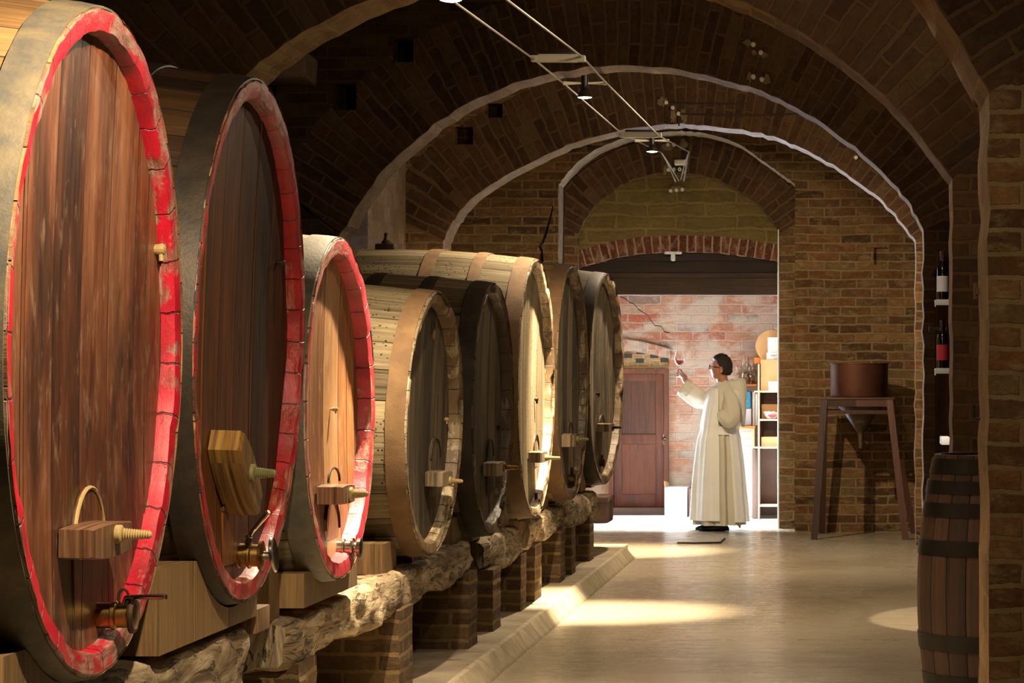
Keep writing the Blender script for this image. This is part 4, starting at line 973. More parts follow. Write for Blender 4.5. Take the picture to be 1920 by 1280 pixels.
# porcelain insulators on cement patches
def insul(pts, Yw, label, patch=None, r=.016):
    e = empty('insulator_bracket', P(pts[0][0], pts[0][1], Yw), label, 'insulator')
    for q, pp in enumerate(patch or []):
        rn = random.Random(q*7+int(pp[0])); cx_, cy_, wx, wz = pp; b = B(); c0 = P(cx_, cy_, Yw); w_, h_ = wx*Yw/F/2, wz*Yw/F/2; o = []
        for j in range(18):
            a = 2*PI*j/18; m_ = 1+rn.uniform(-.3, .25); o.append((c0[0]+w_*m_*math.cos(a), c0[2]+h_*m_*math.sin(a)))
        b.rings([[(x, Yw+.01, z) for x, z in o], [(x, Yw-.012, z) for x, z in o], [(c0[0]+(x-c0[0])*.75, Yw-.026, c0[2]+(z-c0[2])*.75) for x, z in o]]); b.obj('cement_patch', 'cement', e, smooth=30)
    for px, py in pts:
        c0 = P(px, py, Yw); b = B(); b.lathe([(r, -.01), (r, .02), (r*.7, .03), (r*.7, .04), (r*1.1, .05), (r*1.1, .065), (r*.5, .068), (r*.4, .058)], c0, (0, -1, 0), 16); b.obj('porcelain_knob', 'ceramic', e)
insul([(1250, 193), (1262, 203), (1273, 214)], Y3, 'porcelain insulators with cement patches at the crown of the inner arch', [(1242, 190, 20, 20), (1262, 217, 15, 26), (1282, 217, 16, 28)])
insul([(1253, 272), (1264, 272)], Y5, 'pair of porcelain insulators left of the crown in the niche', [(1253, 275, 22, 18), (1281, 270, 16, 26)])
insul([(1254, 319), (1264, 318), (1275, 318)], Y5, 'row of three porcelain insulators on the brick ring above the yellow lunette', [(1248, 318, 9, 20), (1284, 314, 12, 24)])
insul([(1258, 358), (1269, 357), (1280, 356)], Y6, 'row of three porcelain insulators on the yellow lunette plaster', [(1269, 354, 34, 14)])
insul([(1413, 85), (1427, 100)], Y2, 'upper porcelain insulators with cement patches on the arch wall at top right', [(1402, 80, 22, 14), (1414, 98, 14, 12), (1432, 103, 18, 12)])
insul([(1413, 145), (1429, 150)], Y2, 'lower porcelain insulators with cement patches on the arch wall at top right', [(1405, 142, 12, 22), (1438, 148, 18, 22)])
insul([(1605, 296)], Y3, 'single small insulator on the right flank of the inner arch')
b = B(); b.tube([P(1252, 192, Y3-.06), P(1320, 193.5, Y3-.05), P(1400, 195, Y3-.03)], .007, 6); b.tube([P(1250, 196, Y3-.05), P(1250, 233, Y3-.04)], .006, 6); tag(b.obj('wall_wire', 'iron'), 'upper dark wire running right from the insulators over the inner arch', 'wire')
b = B(); b.tube([P(1274, 213, Y3-.06), P(1350, 215, Y3-.06), P(1420, 216, Y3-.05), P(1495, 213, Y3-.03)], .008, 6); b.tube([P(1273, 216, Y3-.05), P(1273, 236, Y3-.04)], .006, 6); tag(b.obj('wall_wire', 'iron'), 'lower, longer dark wire running right from the insulators over the inner arch', 'wire')
b = B(); b.tube([P(1056, 500, Y4-.03), P(1057, 420, Y4-.03), P(1058, 352, Y4-.03), P(1072, 335, Y4+.02), P(1110, 305, Y4+.15), P(1160, 277, Y4+.3), P(1215, 262, Y4+.4)], .007, 6)
tag(b.obj('wall_cable', 'iron'), 'black cable following the left edge and vault of the back wall niche', 'cable')
# small white lamp holder under the lintel arch and the bright edge of the doorway
e = empty('white_lamp_holder', P(1262, 486, 28.8), 'small white lamp holder with insulators under the doorway arch', 'lamp holder')
b = B(); b.box(P(1262, 474, 28.8), (.16, .05, .026), None, .006); b.obj('holder_plate', 'white_enamel', e)
for dx in (-14, -5, 5, 14):
    b = B(); b.lathe([(.012, -.012), (.014, 0), (.012, .012)], P(1262+dx, 474, 28.76), (0, 0, 1), 12); b.obj('knob', 'white_enamel', e)
b = B(); b.lathe([(.02, .03), (.024, 0), (.024, -.03), (.014, -.04)], P(1262, 482, 28.79), (0, 0, 1), 16); b.obj('socket', 'white_enamel', e)
b = B(); b.tube([P(1459.5, 992, 28.66), P(1459.5, 430, 28.66)], .0085, 8); tag(b.obj('jamb_glow', 'white_plastic'), 'thin white strip standing for the glow on the right edge of the doorway', 'jamb_glow')  # white tube added for the glow of the lit jamb edge
# bit of stone bracket lit on the left wall
b = B(); b.box(P(562, 128, 21.7)-Vector((.12, 0, 0)), (.42, .5, .22), None, .04, 3); tag(b.obj('corbel_stone', 'limewash', jitter=.03), 'pale broken corbel stone high on the dark left wall', 'stone')

# ------------------------------------------------------------------ things in the back room
def card_box(name, x0, x1, y0, y1, z0, z1, mat, label, cat='box', grp=None):
    b = B(); b.boxmm((x0, y0, z0), (x1, y1, z1), .003); return tag(b.obj(name, mat), label, cat, grp)
by = 31.0; s_ = F/by
x0, x1 = PB(1246, 0, by)[0], PB(1288, 0, by)[0]; z1 = PB(0, 914, by)[2]
e = empty('cardboard_box', ((x0+x1)/2, by+.1, 0), 'white cardboard carton with a raised flap on the floor beside the brown door', 'box')
b = B(); b.boxmm((x0, by, .001), (x1, by+.3, z1), .004); b.obj('carton', 'white_card', e)
b = B(); b.rings([[(x0, by+.02, z1), (x0+.03, by+.28, z1), (x0+.035, by+.28, z1+.0), (x0+.005, by+.02, z1)], [(x0-.01, by+.04, z1+.07), (x0+.02, by+.28, z1+.05), (x0+.025, by+.28, z1+.05), (x0-.005, by+.04, z1+.07)]]); b.obj('flap', 'tan_card', e)
b = B(); b.boxmm((x1+.012, by+.05, .001), (x1+.045, by+.35, .3), .003); tag(b.obj('wooden_board', 'shelf_back'), 'narrow dark board standing between the white carton and the person', 'board')
# bench at the left of the doorway
x0, x1 = PB(1095, 0, 29.9)[0], PB(1143, 0, 29.9)[0]
e = empty('low_bench', (x0, 30.0, 0), 'dark low wooden bench or trough seen beside the last beam, left of the doorway', 'bench')
b = B(); b.boxmm((x0-.4, 29.7, .22), (x1, 30.5, .27), .006); b.obj('bench_top', 'cabinet', e)
b = B(); b.boxmm((x0-.38, 29.74, .001), (x1-.01, 30.46, .22), .004); b.obj('bench_side', 'cabinet', e)
# white brick counter with wooden top
cy0 = 31.0
x0, x1 = PB(1385, 0, cy0)[0], PB(1413, 0, cy0)[0]; zc = PB(0, 803, cy0)[2]
e = empty('brick_counter', ((x0+x1)/2, cy0+.3, 0), 'whitewashed brick counter behind the person, left of the bookcase', 'counter')
b = B(); b.boxmm((x0-.15, cy0, 0), (x1-.02, BY-.01, zc)); b.obj('counter_base', 'whitebrick', e, smooth=0)
b = B(); b.boxmm((x0-.17, cy0-.04, zc+.001), (x1+.02, BY-.012, zc+.028), .003); b.obj('counter_top', 'orange_wood', e)
b = B(); b.boxmm((x1-.019, cy0-.02, 0.001), (x1+.012, BY-.02, zc), .003); b.obj('side_panel', 'shelf_wood', e)
# poster cloth, papers
z0, z1, z2 = PB(0, 799, 31.05)[2], PB(0, 765, 31.05)[2], PB(0, 733, 31.05)[2]
xa, xb = PB(1388, 0, 31.05)[0], PB(1409, 0, 31.05)[0]
e = empty('folded_towels', ((xa+xb)/2, 31.2, zc+.03), 'teal over grey cloths piled on the counter behind the person', 'cloth')
b = B(); b.box(((xa+xb)/2, 31.2, (zc+.03+z1)/2), (xb-xa, .3, z1-zc-.032), None, .015, 3); b.obj('grey_cloth', 'grey_cloth', e, jitter=.004)
b = B(); b.box(((xa+xb)/2, 31.2, (z1+z2)/2), ((xb-xa)*.9, .29, z2-z1), None, .02, 3); b.obj('teal_cloth', 'teal', e, jitter=.006)
for i, (xx, zt_) in enumerate(((1411, 735), (1416, 738))):
    a = PB(xx, 0, 31.1)[0]; b = B(); b.boxmm((a, 31.1, zc+.03), (a+.024, 31.35, PB(0, zt_, 31.1)[2]), .003); tag(b.obj('file_folder', 'white_card'), ['white file folder on the counter next to the teal cloth', 'white file folder on the counter against the bookcase'][i], 'folder', )
# wall shelf with glasses
zs = PB(0, 722, 31.3)[2]; xa, xb = PB(1376, 0, 31.3)[0], PB(1419, 0, 31.3)[0]
b = B(); b.boxmm((xa, 31.3, zs-.012), (xb, BY-.01, zs+.012), .003); tag(b.obj('wall_shelf', 'orange_wood'), 'orange wooden shelf board on the wall behind the head', 'shelf')
b = B(); b.boxmm((PB(1414, 0, 31.3)[0], 31.32, PB(0, 681, 31.3)[2]), (PB(1432, 0, 31.3)[0], BY-.01, PB(0, 670, 31.3)[2]), .004); tag(b.obj('wooden_block', 'orange_wood'), 'light orange wooden block on top left of the bookcase', 'block')
def wine_glass(name, x, y, z, sc, label, grp=None, wine=False, tilt=None):
    e = empty(name, (x, y, z), label, 'glass', grp)
    pr = [(.001, .002), (.034, .0), (.036, .002), (.033, .004), (.006, .008), (.0035, .02), (.0032, .085), (.006, .093), (.02, .103), (.036, .122), (.044, .145), (.045, .16), (.041, .185), (.034, .21), (.031, .222)]
    inn = [(r-.0018, h) for r, h in pr[8:]]
    b = B(); b.lathe([(r*sc, h*sc) for r, h in pr]+[(r*sc, h*sc) for r, h in reversed(inn)]+[(.003*sc, .0965*sc)], (x, y, z), (0, 0, 1), 40, True, True); b.obj('glass_bowl', 'glass', e, smooth=60)
    if wine:
        b = B(); b.lathe([(.003*sc, .0975*sc), (.0178*sc, .1045*sc), (.0335*sc, .1228*sc), (.0405*sc, .141*sc)], (x, y, z), (0, 0, 1), 40); b.obj('wine', 'wine', e, smooth=60)
    return e
for i, (px, sc_) in enumerate(((1384, 1.1), (1396, 1.25), (1408, 1.05))):
    p = PB(px, 0, 31.45); wine_glass('wine_glass', p[0], 31.45+.06*(i % 2), zs+.013, sc_, ['clear stemmed glass on the orange shelf nearest the head', 'clear stemmed glass in the middle of the orange shelf', 'clear stemmed glass on the orange shelf nearest the bookcase'][i], 'glasses on the orange shelf')
p = PB(1396, 0, 31.6); b = B(); b.lathe([(.05, 0), (.09, .02), (.11, .08), (.1, .15), (.05, .2), (.02, .23), (.02, .3), (.026, .305), (.017, .305), (.017, .23), (.045, .195), (.096, .148), (.105, .08), (.085, .024), (.045, .006)], (p[0]+.02, 31.66, zs+.013), (0, 0, 1), 40)
tag(b.obj('glass_demijohn', 'amber_glass', smooth=60), 'round clear glass demijohn on the orange shelf', 'demijohn')
# bookcase
cy1 = 30.6; q = lambda px, py: PB(px, py, cy1)
xa, xb = q(1421, 0)[0], q(1475, 0)[0]; T = .018
e = empty('bookcase', ((xa+xb)/2, cy1+.2, 0), 'open wooden bookcase in the back room cut by the right side of the doorway', 'bookcase')
zb_, zt_ = q(0, 951)[2]-.0, q(0, 682)[2]; zb_ = max(zb_, .02)
b = B(); b.boxmm((xa, cy1, .002), (xa+T, cy1+.35, zt_), .002); b.boxmm((xb-T, cy1, .002), (xb, cy1+.35, zt_), .002); b.obj('side_board', 'shelf_wood', e)
b = B(); b.boxmm((xa+T, cy1+.335, .02), (xb-T, cy1+.35, zt_)); b.obj('back_board', 'shelf_back', e)
sh = {}
for py in (734, 787, 839, 948):
    z = q(0, py)[2]; sh[py] = z+.009; b = B(); b.boxmm((xa+T, cy1-.0, z-.009), (xb-T, cy1+.334, z+.009), .002)
    if py in (734, 839): b.boxmm((xa-.04, cy1, z-.008), (xa, cy1+.2, z+.008), .002)
    b.obj('shelf_board', 'shelf_wood', e)
b = B(); b.boxmm((xa-.062, cy1+.05, .002), (xa-.005, cy1+.35, q(0, 842)[2]), .002); tag(b.obj('screen_board', 'shelf_back'), 'dark upright panel between the white brick counter and the bookcase', 'panel')
card_box('cardboard_box', q(1426, 0)[0], q(1470, 0)[0], cy1+.04, cy1+.32, sh[734]+.002, q(0, 674)[2], 'tan_card', 'tall tan cardboard carton on the top shelf of the bookcase')
card_box('small_box', q(1441, 0)[0], q(1466, 0)[0], cy1+.002, cy1+.035, sh[734]+.002, q(0, 715)[2], 'white_card', 'small white box in front of the tan carton on the bookcase')
card_box('cardboard_box', q(1427, 0)[0], q(1470, 0)[0], cy1+.15, cy1+.33, sh[787]+.002, q(0, 758)[2], 'tan_card', 'low tan carton behind the paper dish on the middle shelf')
card_box('cardboard_box', q(1427, 0)[0], q(1470, 0)[0], cy1+.06, cy1+.33, sh[839]+.002, q(0, 819)[2], 'tan_card', 'low tan carton on the lower shelf of the bookcase')
z = q(0, 674)[2]
e2 = empty('sign_card', (q(1456, 0)[0], cy1+.1, z+.002), 'white card with a line of print standing on the tan carton', 'card')
b = B(); b.boxmm((q(1437, 0)[0], cy1+.08, z+.002), (q(1475, 0)[0], cy1+.1, q(0, 661)[2]), .001); b.obj('card', 'white_card', e2)
def text(s, c, size, mat, parent, wl):
    cu = bpy.data.curves.new('lettering', 'FONT'); cu.body = s; cu.size = size; cu.align_x = 'CENTER'; cu.extrude = .0006; o = bpy.data.objects.new('lettering', cu); C.objects.link(o)
    dg = bpy.context.evaluated_depsgraph_get(); me = bpy.data.meshes.new_from_object(o.evaluated_get(dg)); bpy.data.objects.remove(o)
    me.transform(Matrix.Translation(Vector(c)-Vector(wl)) @ Matrix.Rotation(PI/2, 4, 'X')); me.materials.clear(); me.materials.append(M[mat])
    o = bpy.data.objects.new('lettering', me); C.objects.link(o); o.parent = parent
text('PARTE C', (q(1455, 0)[0], cy1+.078, q(0, 668)[2]), .03, 'ink', e2, e2.location); text('E S.A', (q(1456, 0)[0], cy1+.078, q(0, 673.4)[2]), .025, 'ink', e2, e2.location)
e3 = empty('paper_sheet', (q(1456, 0)[0], cy1+.12, q(0, 660)[2]), 'white printed sheet standing above the lettered card', 'sheet')
b = B(); b.boxmm((q(1439, 0)[0], cy1+.11, q(0, 661)[2]), (q(1475, 0)[0], cy1+.118, q(0, 632)[2]), .001); b.obj('sheet', 'white_card', e3)
text('L', (q(1454, 0)[0], cy1+.108, q(0, 641)[2]), .025, 'ink', e3, e3.location); text('- - -\n- -', (q(1453, 0)[0], cy1+.108, q(0, 650)[2]), .02, 'ink', e3, e3.location)
c0 = q(1446, 648); b = B(); b.lathe([(.17, 0), (.172, .004), (.172, .014), (.17, .018)], (c0[0], cy1+.19, c0[2]), (0, -1, 0), 64); tag(b.obj('round_board', 'tan_card'), 'round tan board leaning behind the white printed sheet on top of the cartons', 'board')
# paper bowl with red
x_, z_ = q(1446, 0)[0], sh[787]+.002
e4 = empty('paper_dish', (x_, cy1+.08, z_), 'crumpled white paper dish with something red in it on the middle shelf', 'dish')
b = B(); n = 20; rr = []
for j, (r, h) in enumerate(((.03, 0), (.05, .005), (.075, .04), (.09, .075), (.086, .075), (.07, .042), (.04, .012))):
    rr.append([(x_+(r*(1+.18*noise.noise(Vector((k*.7, h*20, 1)))*(h > .01)))*math.cos(2*PI*k/n), cy1+.085+r*.8*math.sin(2*PI*k/n), z_+h*(1+.35*noise.noise(Vector((k*.6, 3, 0))))) for k in range(n)])
b.rings(rr); b.obj('dish', 'paper', e4, smooth=20)
b = B(); b.prism([(x_-.045, z_+.045), (x_+.06, z_+.045), (x_+.05, z_+.02), (x_+.01, z_+.008), (x_-.02, z_+.02)], 'y', cy1-.004, cy1+.01); b.obj('red_packet', 'red_paper', e4)
# ------------------------------------------------------------------ the person in the doorway
MY = 28.42; MS = F/MY
def mp(px, py, dy=0.0): return Vector(((px-VX)/MS, MY+dy, H+(VY-py)/MS))
mx = mp(1347, 0).x
person = empty('person', (mx, MY, 0), 'person in a long white hooded robe holding up a glass in the doorway', 'person')
PL = person.location.copy()
# --- body: capsules and a modelled head merged into one skin surface
def cap(b, p, q, r0, r1, n=14, m=5):
    p, q = Vector(p), Vector(q); d = (q-p); L = d.length; d.normalize()
    prof = []
    for j in range(m): a = PI/2*(j+.4)/m; prof.append((r0*math.sin(a), -r0*math.cos(a)))
    prof.append((r0, 0)); prof.append((r1, L))
    for j in range(m-1, -1, -1): a = PI/2*(j+.4)/m; prof.append((r1*math.sin(a), L+r1*math.cos(a)))
    b.lathe(prof, p, d, n)
def chain(b, pts, rs, n=14):
    for (p, q), (r, s) in zip(zip(pts, pts[1:]), zip(rs, rs[1:])): cap(b, p, q, r, s, n)
b = B()
hip = mp(1352, 828); chest = mp(1357, 757); nb = mp(1358, 722); nk = mp(1353, 706)
cap(b, hip, chest, .15, .16, 20); cap(b, chest, mp(1358, 738), .16, .11, 20); cap(b, nb+Vector((0, 0, -.03)), nk, .062, .056, 20)
for sgn in (-1, 1):
    chain(b, [hip+Vector((0, sgn*.09, -.04)), mp(1350, 900, sgn*.1), mp(1352, 978, sgn*.1)], [.095, .06, .042], 16)
    cap(b, mp(1352, 983, sgn*.1), mp(1330, 986, sgn*.1), .035, .03)
# near arm, hand tucked inside the scapular
chain(b, [mp(1364, 740, -.12), mp(1374, 760, -.19), mp(1378, 782, -.24), mp(1369, 782, -.25)], [.045, .04, .036, .028])
# raised far arm
sh_, el, wr = mp(1348, 738, .17), mp(1313, 757, .16), mp(1285.5, 715, .06)
chain(b, [sh_, el, wr], [.06, .045, .029])
# raised hand: palm and fingers round the stem
pc = mp(1281, 704.5, .05)
cap(b, wr, mp(1281.5, 706.5, .055), .028, .033); cap(b, mp(1284, 707, .03), mp(1279, 703, .03), .024, .021); cap(b, mp(1282, 706, .065), mp(1277, 703, .07), .022, .019)
gx = mp(1273.8, 697, 0.035)   # the stem
fr = .0085
def finger(pts, r=fr): chain(b, [mp(*p) for p in pts], [r, r*.95, r*.88, r*.75][:len(pts)], 10)
finger([(1280, 700, .03), (1277, 693.5, .01), (1272.5, 691.5, .008), (1270, 694.5, .02)])
finger([(1279, 701.5, .045), (1275.5, 694.8, .065), (1271.5, 693.8, .062), (1269.6, 697.5, .045)])
finger([(1277.6, 703.5, .06), (1273, 698.5, .075), (1269.5, 699, .068), (1268.8, 702, .05)])
finger([(1276.5, 705.5, .07), (1272, 702.6, .082), (1269, 703.8, .072), (1269.4, 706, .055)], .0075)
finger([(1283, 705, .018), (1280, 699, -.004), (1276.5, 695.2, .004)], .0098)
# head (about half its height are the eyes), facing -X and slightly up
hc = mp(1351.5, 690.5)+Vector((0, 0, .0)); tilt = Matrix.Rotation(math.radians(8), 3, 'Y')
def headpt(dx, dy, dz, grow=0.0):
    f = -dx; ax, ay, az = .099, .076, .122
    j = max(0, -dz)
    wx = 1-.10*j**1.5; wy = 1-.30*j**1.6
    p = Vector((dx*ax*wx, dy*ay*wy, dz*az))
    if dx > 0: p.x *= 1-.35*j**2          # nape draws in
    if f > 0:
        def g(y, z, wy_, wz): return math.exp(-((dy-y)/wy_)**2-((dz-z)/wz)**2)
        o = 0
        o += .024*g(0, -.16, .13, .10)+.013*g(0, -.02, .10, .14)      # nose
        o += .006*g(0, .20, .6, .08)                                  # brow
        o -= .009*(g(.36, .04, .2, .10)+g(-.36, .04, .2, .10))        # eye sockets
        o += .005*(g(.36, .04, .1, .05)+g(-.36, .04, .1, .05))        # lids
        o += .006*g(0, -.42, .25, .045)+.007*g(0, -.53, .22, .05)     # lips
        o -= .004*g(0, -.475, .25, .02)
        o += .014*g(0, -.80, .35, .14)                                # chin
        o += .004*(g(.5, -.2, .2, .2)+g(-.5, -.2, .2, .2))            # cheeks
        p.x -= o
    p *= 1+grow
    return hc+tilt @ p
n, m = 56, 44
rings = []
for i in range(m+1):
    ph = PI*(i+.15)/(m+.3); rings.append([headpt(math.sin(ph)*math.cos(2*PI*k/n), math.sin(ph)*math.sin(2*PI*k/n), math.cos(ph)) for k in range(n)])
b.rings(rings)
for sgn in (-1, 1):      # ears
    c0 = hc+tilt @ Vector((.006, sgn*.080, -.012)); er = []
    for t, r in ((-.004, .010), (0, .026), (.006, .030), (.010, .027), (.007, .018), (.004, .008)):
        er.append([c0+Vector((r*.62*math.cos(2*PI*k/18)+t*.6, sgn*t, r*1.12*math.sin(2*PI*k/18))) for k in range(18)])
    b.rings(er)
body = b.obj('body', 'skin', person, smooth=60)
md = body.modifiers.new('remesh', 'REMESH'); md.mode = 'VOXEL'; md.voxel_size = .0045; md.use_smooth_shade = True
ms = body.modifiers.new('smooth', 'SMOOTH'); ms.factor = .5; ms.iterations = 3
dg = bpy.context.evaluated_depsgraph_get(); me = bpy.data.meshes.new_from_object(body.evaluated_get(dg)); body.modifiers.clear(); body.data = me
me.materials.clear(); me.materials.append(M['skin']); me.shade_smooth()
# hair
b = B(); rings = []; n, m = 96, 64
for i in range(m+1):
    ph = PI*(i+.15)/(m+.3); rr = []
    for k in range(n):
        d = Vector((math.sin(ph)*math.cos(2*PI*k/n), math.sin(ph)*math.sin(2*PI*k/n), math.cos(ph)))
        # hairline: high over the face, down to the nape behind the ears
        line = .52 if d.x < -.55 else (.52-(d.x+.55)*.50/.5 if d.x < -.05 else (.02-(d.x+.05)*2.1 if d.x < .2 else -.5))
        on = max(0, min(1, (d.z-line)/.10))
        if abs(d.y) > .6: on *= max(0, min(1, (math.hypot((d.x-.03)*1.2, d.z+.12)-.20)/.08))
        cur = .5+.5*noise.noise(d*7)+.35*noise.noise(d*15)
        rr.append(headpt(d.x, d.y, d.z, (-.12)*(1-on)+on*(.10+.13*cur+.05*max(0, d.z))))
    rings.append(rr)
b.rings(rings); b.obj('hair', 'hair', person, smooth=80)
# glasses
e = None
b = B()
def hl(x, y, z): return hc+tilt @ Vector((x, y, z))
for sgn in (-1, 1):
    pts = [hl(-.112+.014*abs(math.cos(2*PI*k/20))*0+.010*(1 if False else 0), sgn*(.034+.025*math.cos(2*PI*k/20)), .004+.018*math.sin(2*PI*k/20)) for k in range(21)]
    b.tube(pts, .0028, 6); b.tube([hl(-.111, sgn*.058, .010), hl(-.085, sgn*.079, .010), hl(-.02, sgn*.084, .008), hl(.01, sgn*.083, .002), hl(.022, sgn*.08, -.012)], .003, 6)
b.tube([hl(-.112, -.01, .008), hl(-.116, 0, .011), hl(-.112, .01, .008)], .0025, 6)
gl = b.obj('glasses', 'glasses', person)
for sgn in (-1, 1):
    b = B(); b.rings([[hl(-.112+o, sgn*(.034+.024*math.cos(2*PI*k/20)), .004+.017*math.sin(2*PI*k/20)) for k in range(20)] for o in (-.0007, .0007)]); b.obj('lens', 'lens_glass', gl)
# shoes
for sgn, dx in ((-1, 0), (1, -9)):
    b = B(); rr = []
    for t, w_, h_ in ((0, .018, .035), (.03, .036, .075), (.1, .04, .085), (.16, .042, .07), (.22, .047, .05), (.27, .04, .038), (.295, .022, .026)):
        x = mp(1368+dx, 0).x-t
        rr.append([(x, MY+sgn*.1+w_*math.cos(2*PI*k/20), max(.002, h_*.5+h_*.52*(abs(math.sin(2*PI*k/20))**.7)*(1 if math.sin(2*PI*k/20) > 0 else -1))) for k in range(20)])
    b.rings(rr); b.obj('shoe', 'shoe', person, smooth=50)
# robe
LV = [  # py, left px, right px, half depth, fold amplitude
 (722, 1342, 1372, .09, 0), (730, 1334, 1383, .165, .003), (742, 1331, 1388, .20, .004), (762, 1326, 1388, .205, .005), (785, 1322, 1386, .20, .007), (805, 1318, 1382, .195, .008),
 (825, 1315, 1383, .20, .011), (860, 1312, 1387, .215, .016), (900, 1309, 1390, .23, .020), (940, 1307, 1393, .245, .023), (981, 1305, 1396, .255, .026)]
def interp(py, col):
    for a, c in zip(LV, LV[1:]):
        if a[0] <= py <= c[0]: t = (py-a[0])/(c[0]-a[0]); t = t*t*(3-2*t) if col == 3 else t; return a[col]+(c[col]-a[col])*t
    return LV[-1][col] if py > LV[-1][0] else LV[0][col]
def rp(py, a, off=0.0, fold=1.0, wid=0.0):
    """point of the cloth at height py, angle a (0 = front, -X; +90 deg = towards the camera)"""
    l, r, d, am = (interp(py, c) for c in (1, 2, 3, 4)); cx_ = (l+r)/2; hw = (r-l)/2/MS
    f = am*fold*(math.sin(a*9+1.2+py*.004)+.6*math.sin(a*17+2.1)+.5*noise.noise(Vector((a*2, py*.012, 3)))) if fold else 0
    belt = -.012*math.exp(-((py-806)/9)**2)
    R1, R2 = hw+off+f+belt+wid, d+off+f+belt
    c_ = mp(cx_, py); ca, sa = math.cos(a), math.sin(a)
    p_ = 2.25; q = (abs(ca)**p_+abs(sa)**p_)**(-1/p_)
    return Vector((c_.x-R1*ca*q, MY-R2*sa*q, c_.z))
n = 120; ys = [722+(983-722)*j/70 for j in range(71)]
b = B(); rings = [[rp(py, 2*PI*k/n) for k in range(n)] for py in ys]
inner = [[p+((Vector((mp(1352, 0).x, MY, p.z))-p).normalized()*.008) for p in rings[-1]]]
b.rings(rings+inner+[[Vector((mp(1352, 0).x+(p.x-mp(1352, 0).x)*.9, MY+(p.y-MY)*.9, p.z+.25)) for p in rings[-1]]], True, True, True)
b.obj('robe', 'cloth', person, smooth=70)
# belt
b = B(); rings = []
for dz, o in ((-9, .004), (-9, .012), (0, .014), (9, .012), (9, .004)):
    rings.append([rp(806+dz*.9, 2*PI*k/60, o+.006, .5) for k in range(60)])
b.rings(rings, True, False, False); b.obj('belt', 'cloth_scap', person, smooth=50)
# scapular: front and back panel, each a thin folded cloth with thickness
def panel(name, a0f, a1f, y0, y1, off, wid, sway=0.0):
    b = B(); rings = []; nn = 44; K_ = 56
    for j in range(K_+1):
        py = y0+(y1-y0)*j/K_; a0, a1 = a0f(py), a1f(py); row = []
        for k in range(nn+1):
            a = a0+(a1-a0)*k/nn; row.append((a, k))
        t = (py-y0)/(y1-y0); w_ = wid*t
        outer = [rp(py, a, off+.006, .55, w_)+Vector((sway*t*t, 0, 0)) for a, k in row]; inn = [rp(py, a, off, .55, w_)+Vector((sway*t*t, 0, 0)) for a, k in reversed(row)]
        rings.append(outer+inn)
    b.rings(rings); b.obj(name, 'cloth_scap', person, smooth=60)
R_ = math.radians
panel('scapular_front', lambda py: R_(-82), lambda py: R_(70+22*min(1, (py-726)/100)), 727, 974, .026, .02)
panel('scapular_back', lambda py: R_(180-58), lambda py: R_(180+58), 727, 977, .016, .012, .01)
# sleeves
def sleeve(name, pts, rs, open_end=True, seed=1, fl=(1, 1)):
    b = B(); pts = catmull([Vector(p) for p in pts], 7); nn = 40; rr = []; up = None; N_ = len(pts)
    rad_ = [v.x for v in catmull([Vector((r, 0, 0)) for r in rs], 7)]
    for i, p in enumerate(pts):
        t = (pts[min(i+1, N_-1)]-pts[max(i-1, 0)]).normalized()
        if up is None: up = Vector((0, 1, 0)) if abs(t.y) < .8 else Vector((1, 0, 0))
        u = (up-t*up.dot(t)).normalized(); v = t.cross(u); up = u
        rr.append([p+(u*math.cos(2*PI*k/nn)*fl[0]+v*math.sin(2*PI*k/nn)*fl[1])*rad_[i]*(1+.07*math.sin(2*PI*k/nn*5+i*.25+seed)+.10*noise.noise(Vector((math.cos(2*PI*k/nn)*1.5, math.sin(2*PI*k/nn)*1.5+seed, i*.28)))) for k in range(nn)])
    last, c = rr[-1], pts[-1]; t = (pts[-1]-pts[-2]).normalized()
    rr.append([c+(q-c)*.94 for q in last]); rr.append([c+(q-c)*.82-t*.09 for q in last])
    b.rings(rr, True, True, True); b.obj(name, 'cloth', person, smooth=70)
sleeve('sleeve', [mp(1364, 734, -.12), mp(1371, 752, -.19), mp(1373.5, 772, -.24), mp(1371, 786, -.265), mp(1360, 780, -.26), mp(1355, 771, -.245)], [.065, .082, .085, .082, .068, .05], seed=2, fl=(.85, 1))
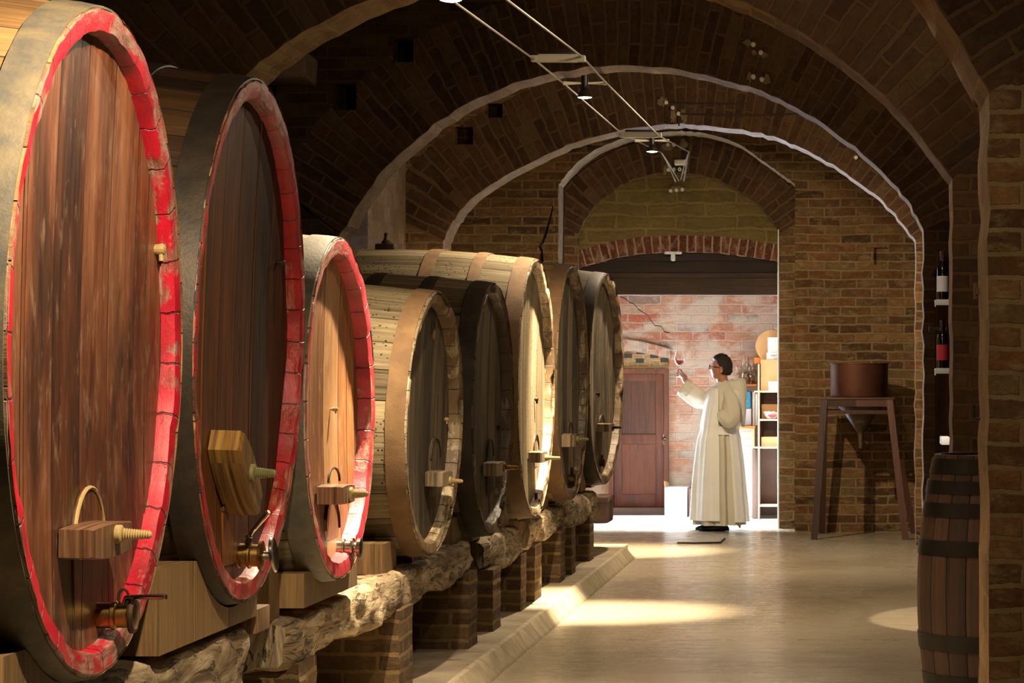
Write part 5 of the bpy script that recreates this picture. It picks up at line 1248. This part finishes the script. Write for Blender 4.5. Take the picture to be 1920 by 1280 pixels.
sleeve('sleeve', [mp(1345, 738, .12), mp(1332, 746, .16), mp(1315, 750, .17), mp(1299, 741, .13), mp(1283.5, 727.5, .08), mp(1280, 724.5, .075)], [.075, .09, .092, .095, .094, .092], seed=6, fl=(.75, 1))
# cowl collar and hood lying on the back
b = B(); rr = []
for (r1, r2, py, dx) in ((.060, .058, 716, 0), (.085, .088, 714, 1), (.10, .11, 719, 2), (.135, .16, 727, 3), (.155, .19, 738, 3), (.15, .185, 741, 3), (.10, .12, 728, 2)):
    rr.append([mp(1358+dx, py)+Vector((-r1*math.cos(2*PI*k/48), -r2*math.sin(2*PI*k/48), -.02*math.cos(2*PI*k/48)+.006*math.sin(k*1.1))) for k in range(48)])
b.rings(rr); b.obj('cowl', 'cloth', person, smooth=70)
b = B(); rr = []
HP = [(711.5, 1372, 1394, .09), (715, 1359, 1398, .12), (724, 1366, 1400, .135), (735, 1378, 1400.5, .13), (750, 1385, 1400, .12), (768, 1388, 1399, .10), (786, 1389, 1398, .08), (800, 1391, 1397, .03)]
rr = []
for py, xl_, xr_, wd in HP:
    c0 = mp((xl_+xr_)/2, py); hw = (xr_-xl_)/2/MS
    ring_ = []
    for k in range(48):
        a = 2*PI*k/48; q = (abs(math.cos(a))**2.6+abs(math.sin(a))**2.6)**(-1/2.6)
        ring_.append(c0+Vector((hw*q*math.cos(a), wd*q*math.sin(a), .012*math.cos(a)*(1 if py < 720 else 0)+.006*noise.noise(Vector((k*.5, py*.1, 0))))))
    rr.append(ring_)
# hollow mouth of the hood
c0 = mp(1378, 718); rr.insert(0, [c0+(q-c0)*.8+Vector((0, 0, .012)) for q in rr[0]]); rr.insert(0, [c0+(q-c0)*.6+Vector((0, 0, -.03)) for q in rr[1]])
b.rings(rr); b.obj('hood', 'cloth', person, smooth=70)
# the glass held up by the stem
g = wine_glass('wine_glass', gx.x, gx.y, mp(0, 707).z, 1.18, 'large stemmed glass of rose wine held up in front of the door', None, True)
b = B(); b.prism([(mp(1377, 0).x, .07), (mp(1390, 0).x, .07), (mp(1388, 0).x, .012)], 'y', MY+.04, MY+.046); b.obj('robe_tail', 'cloth', person)
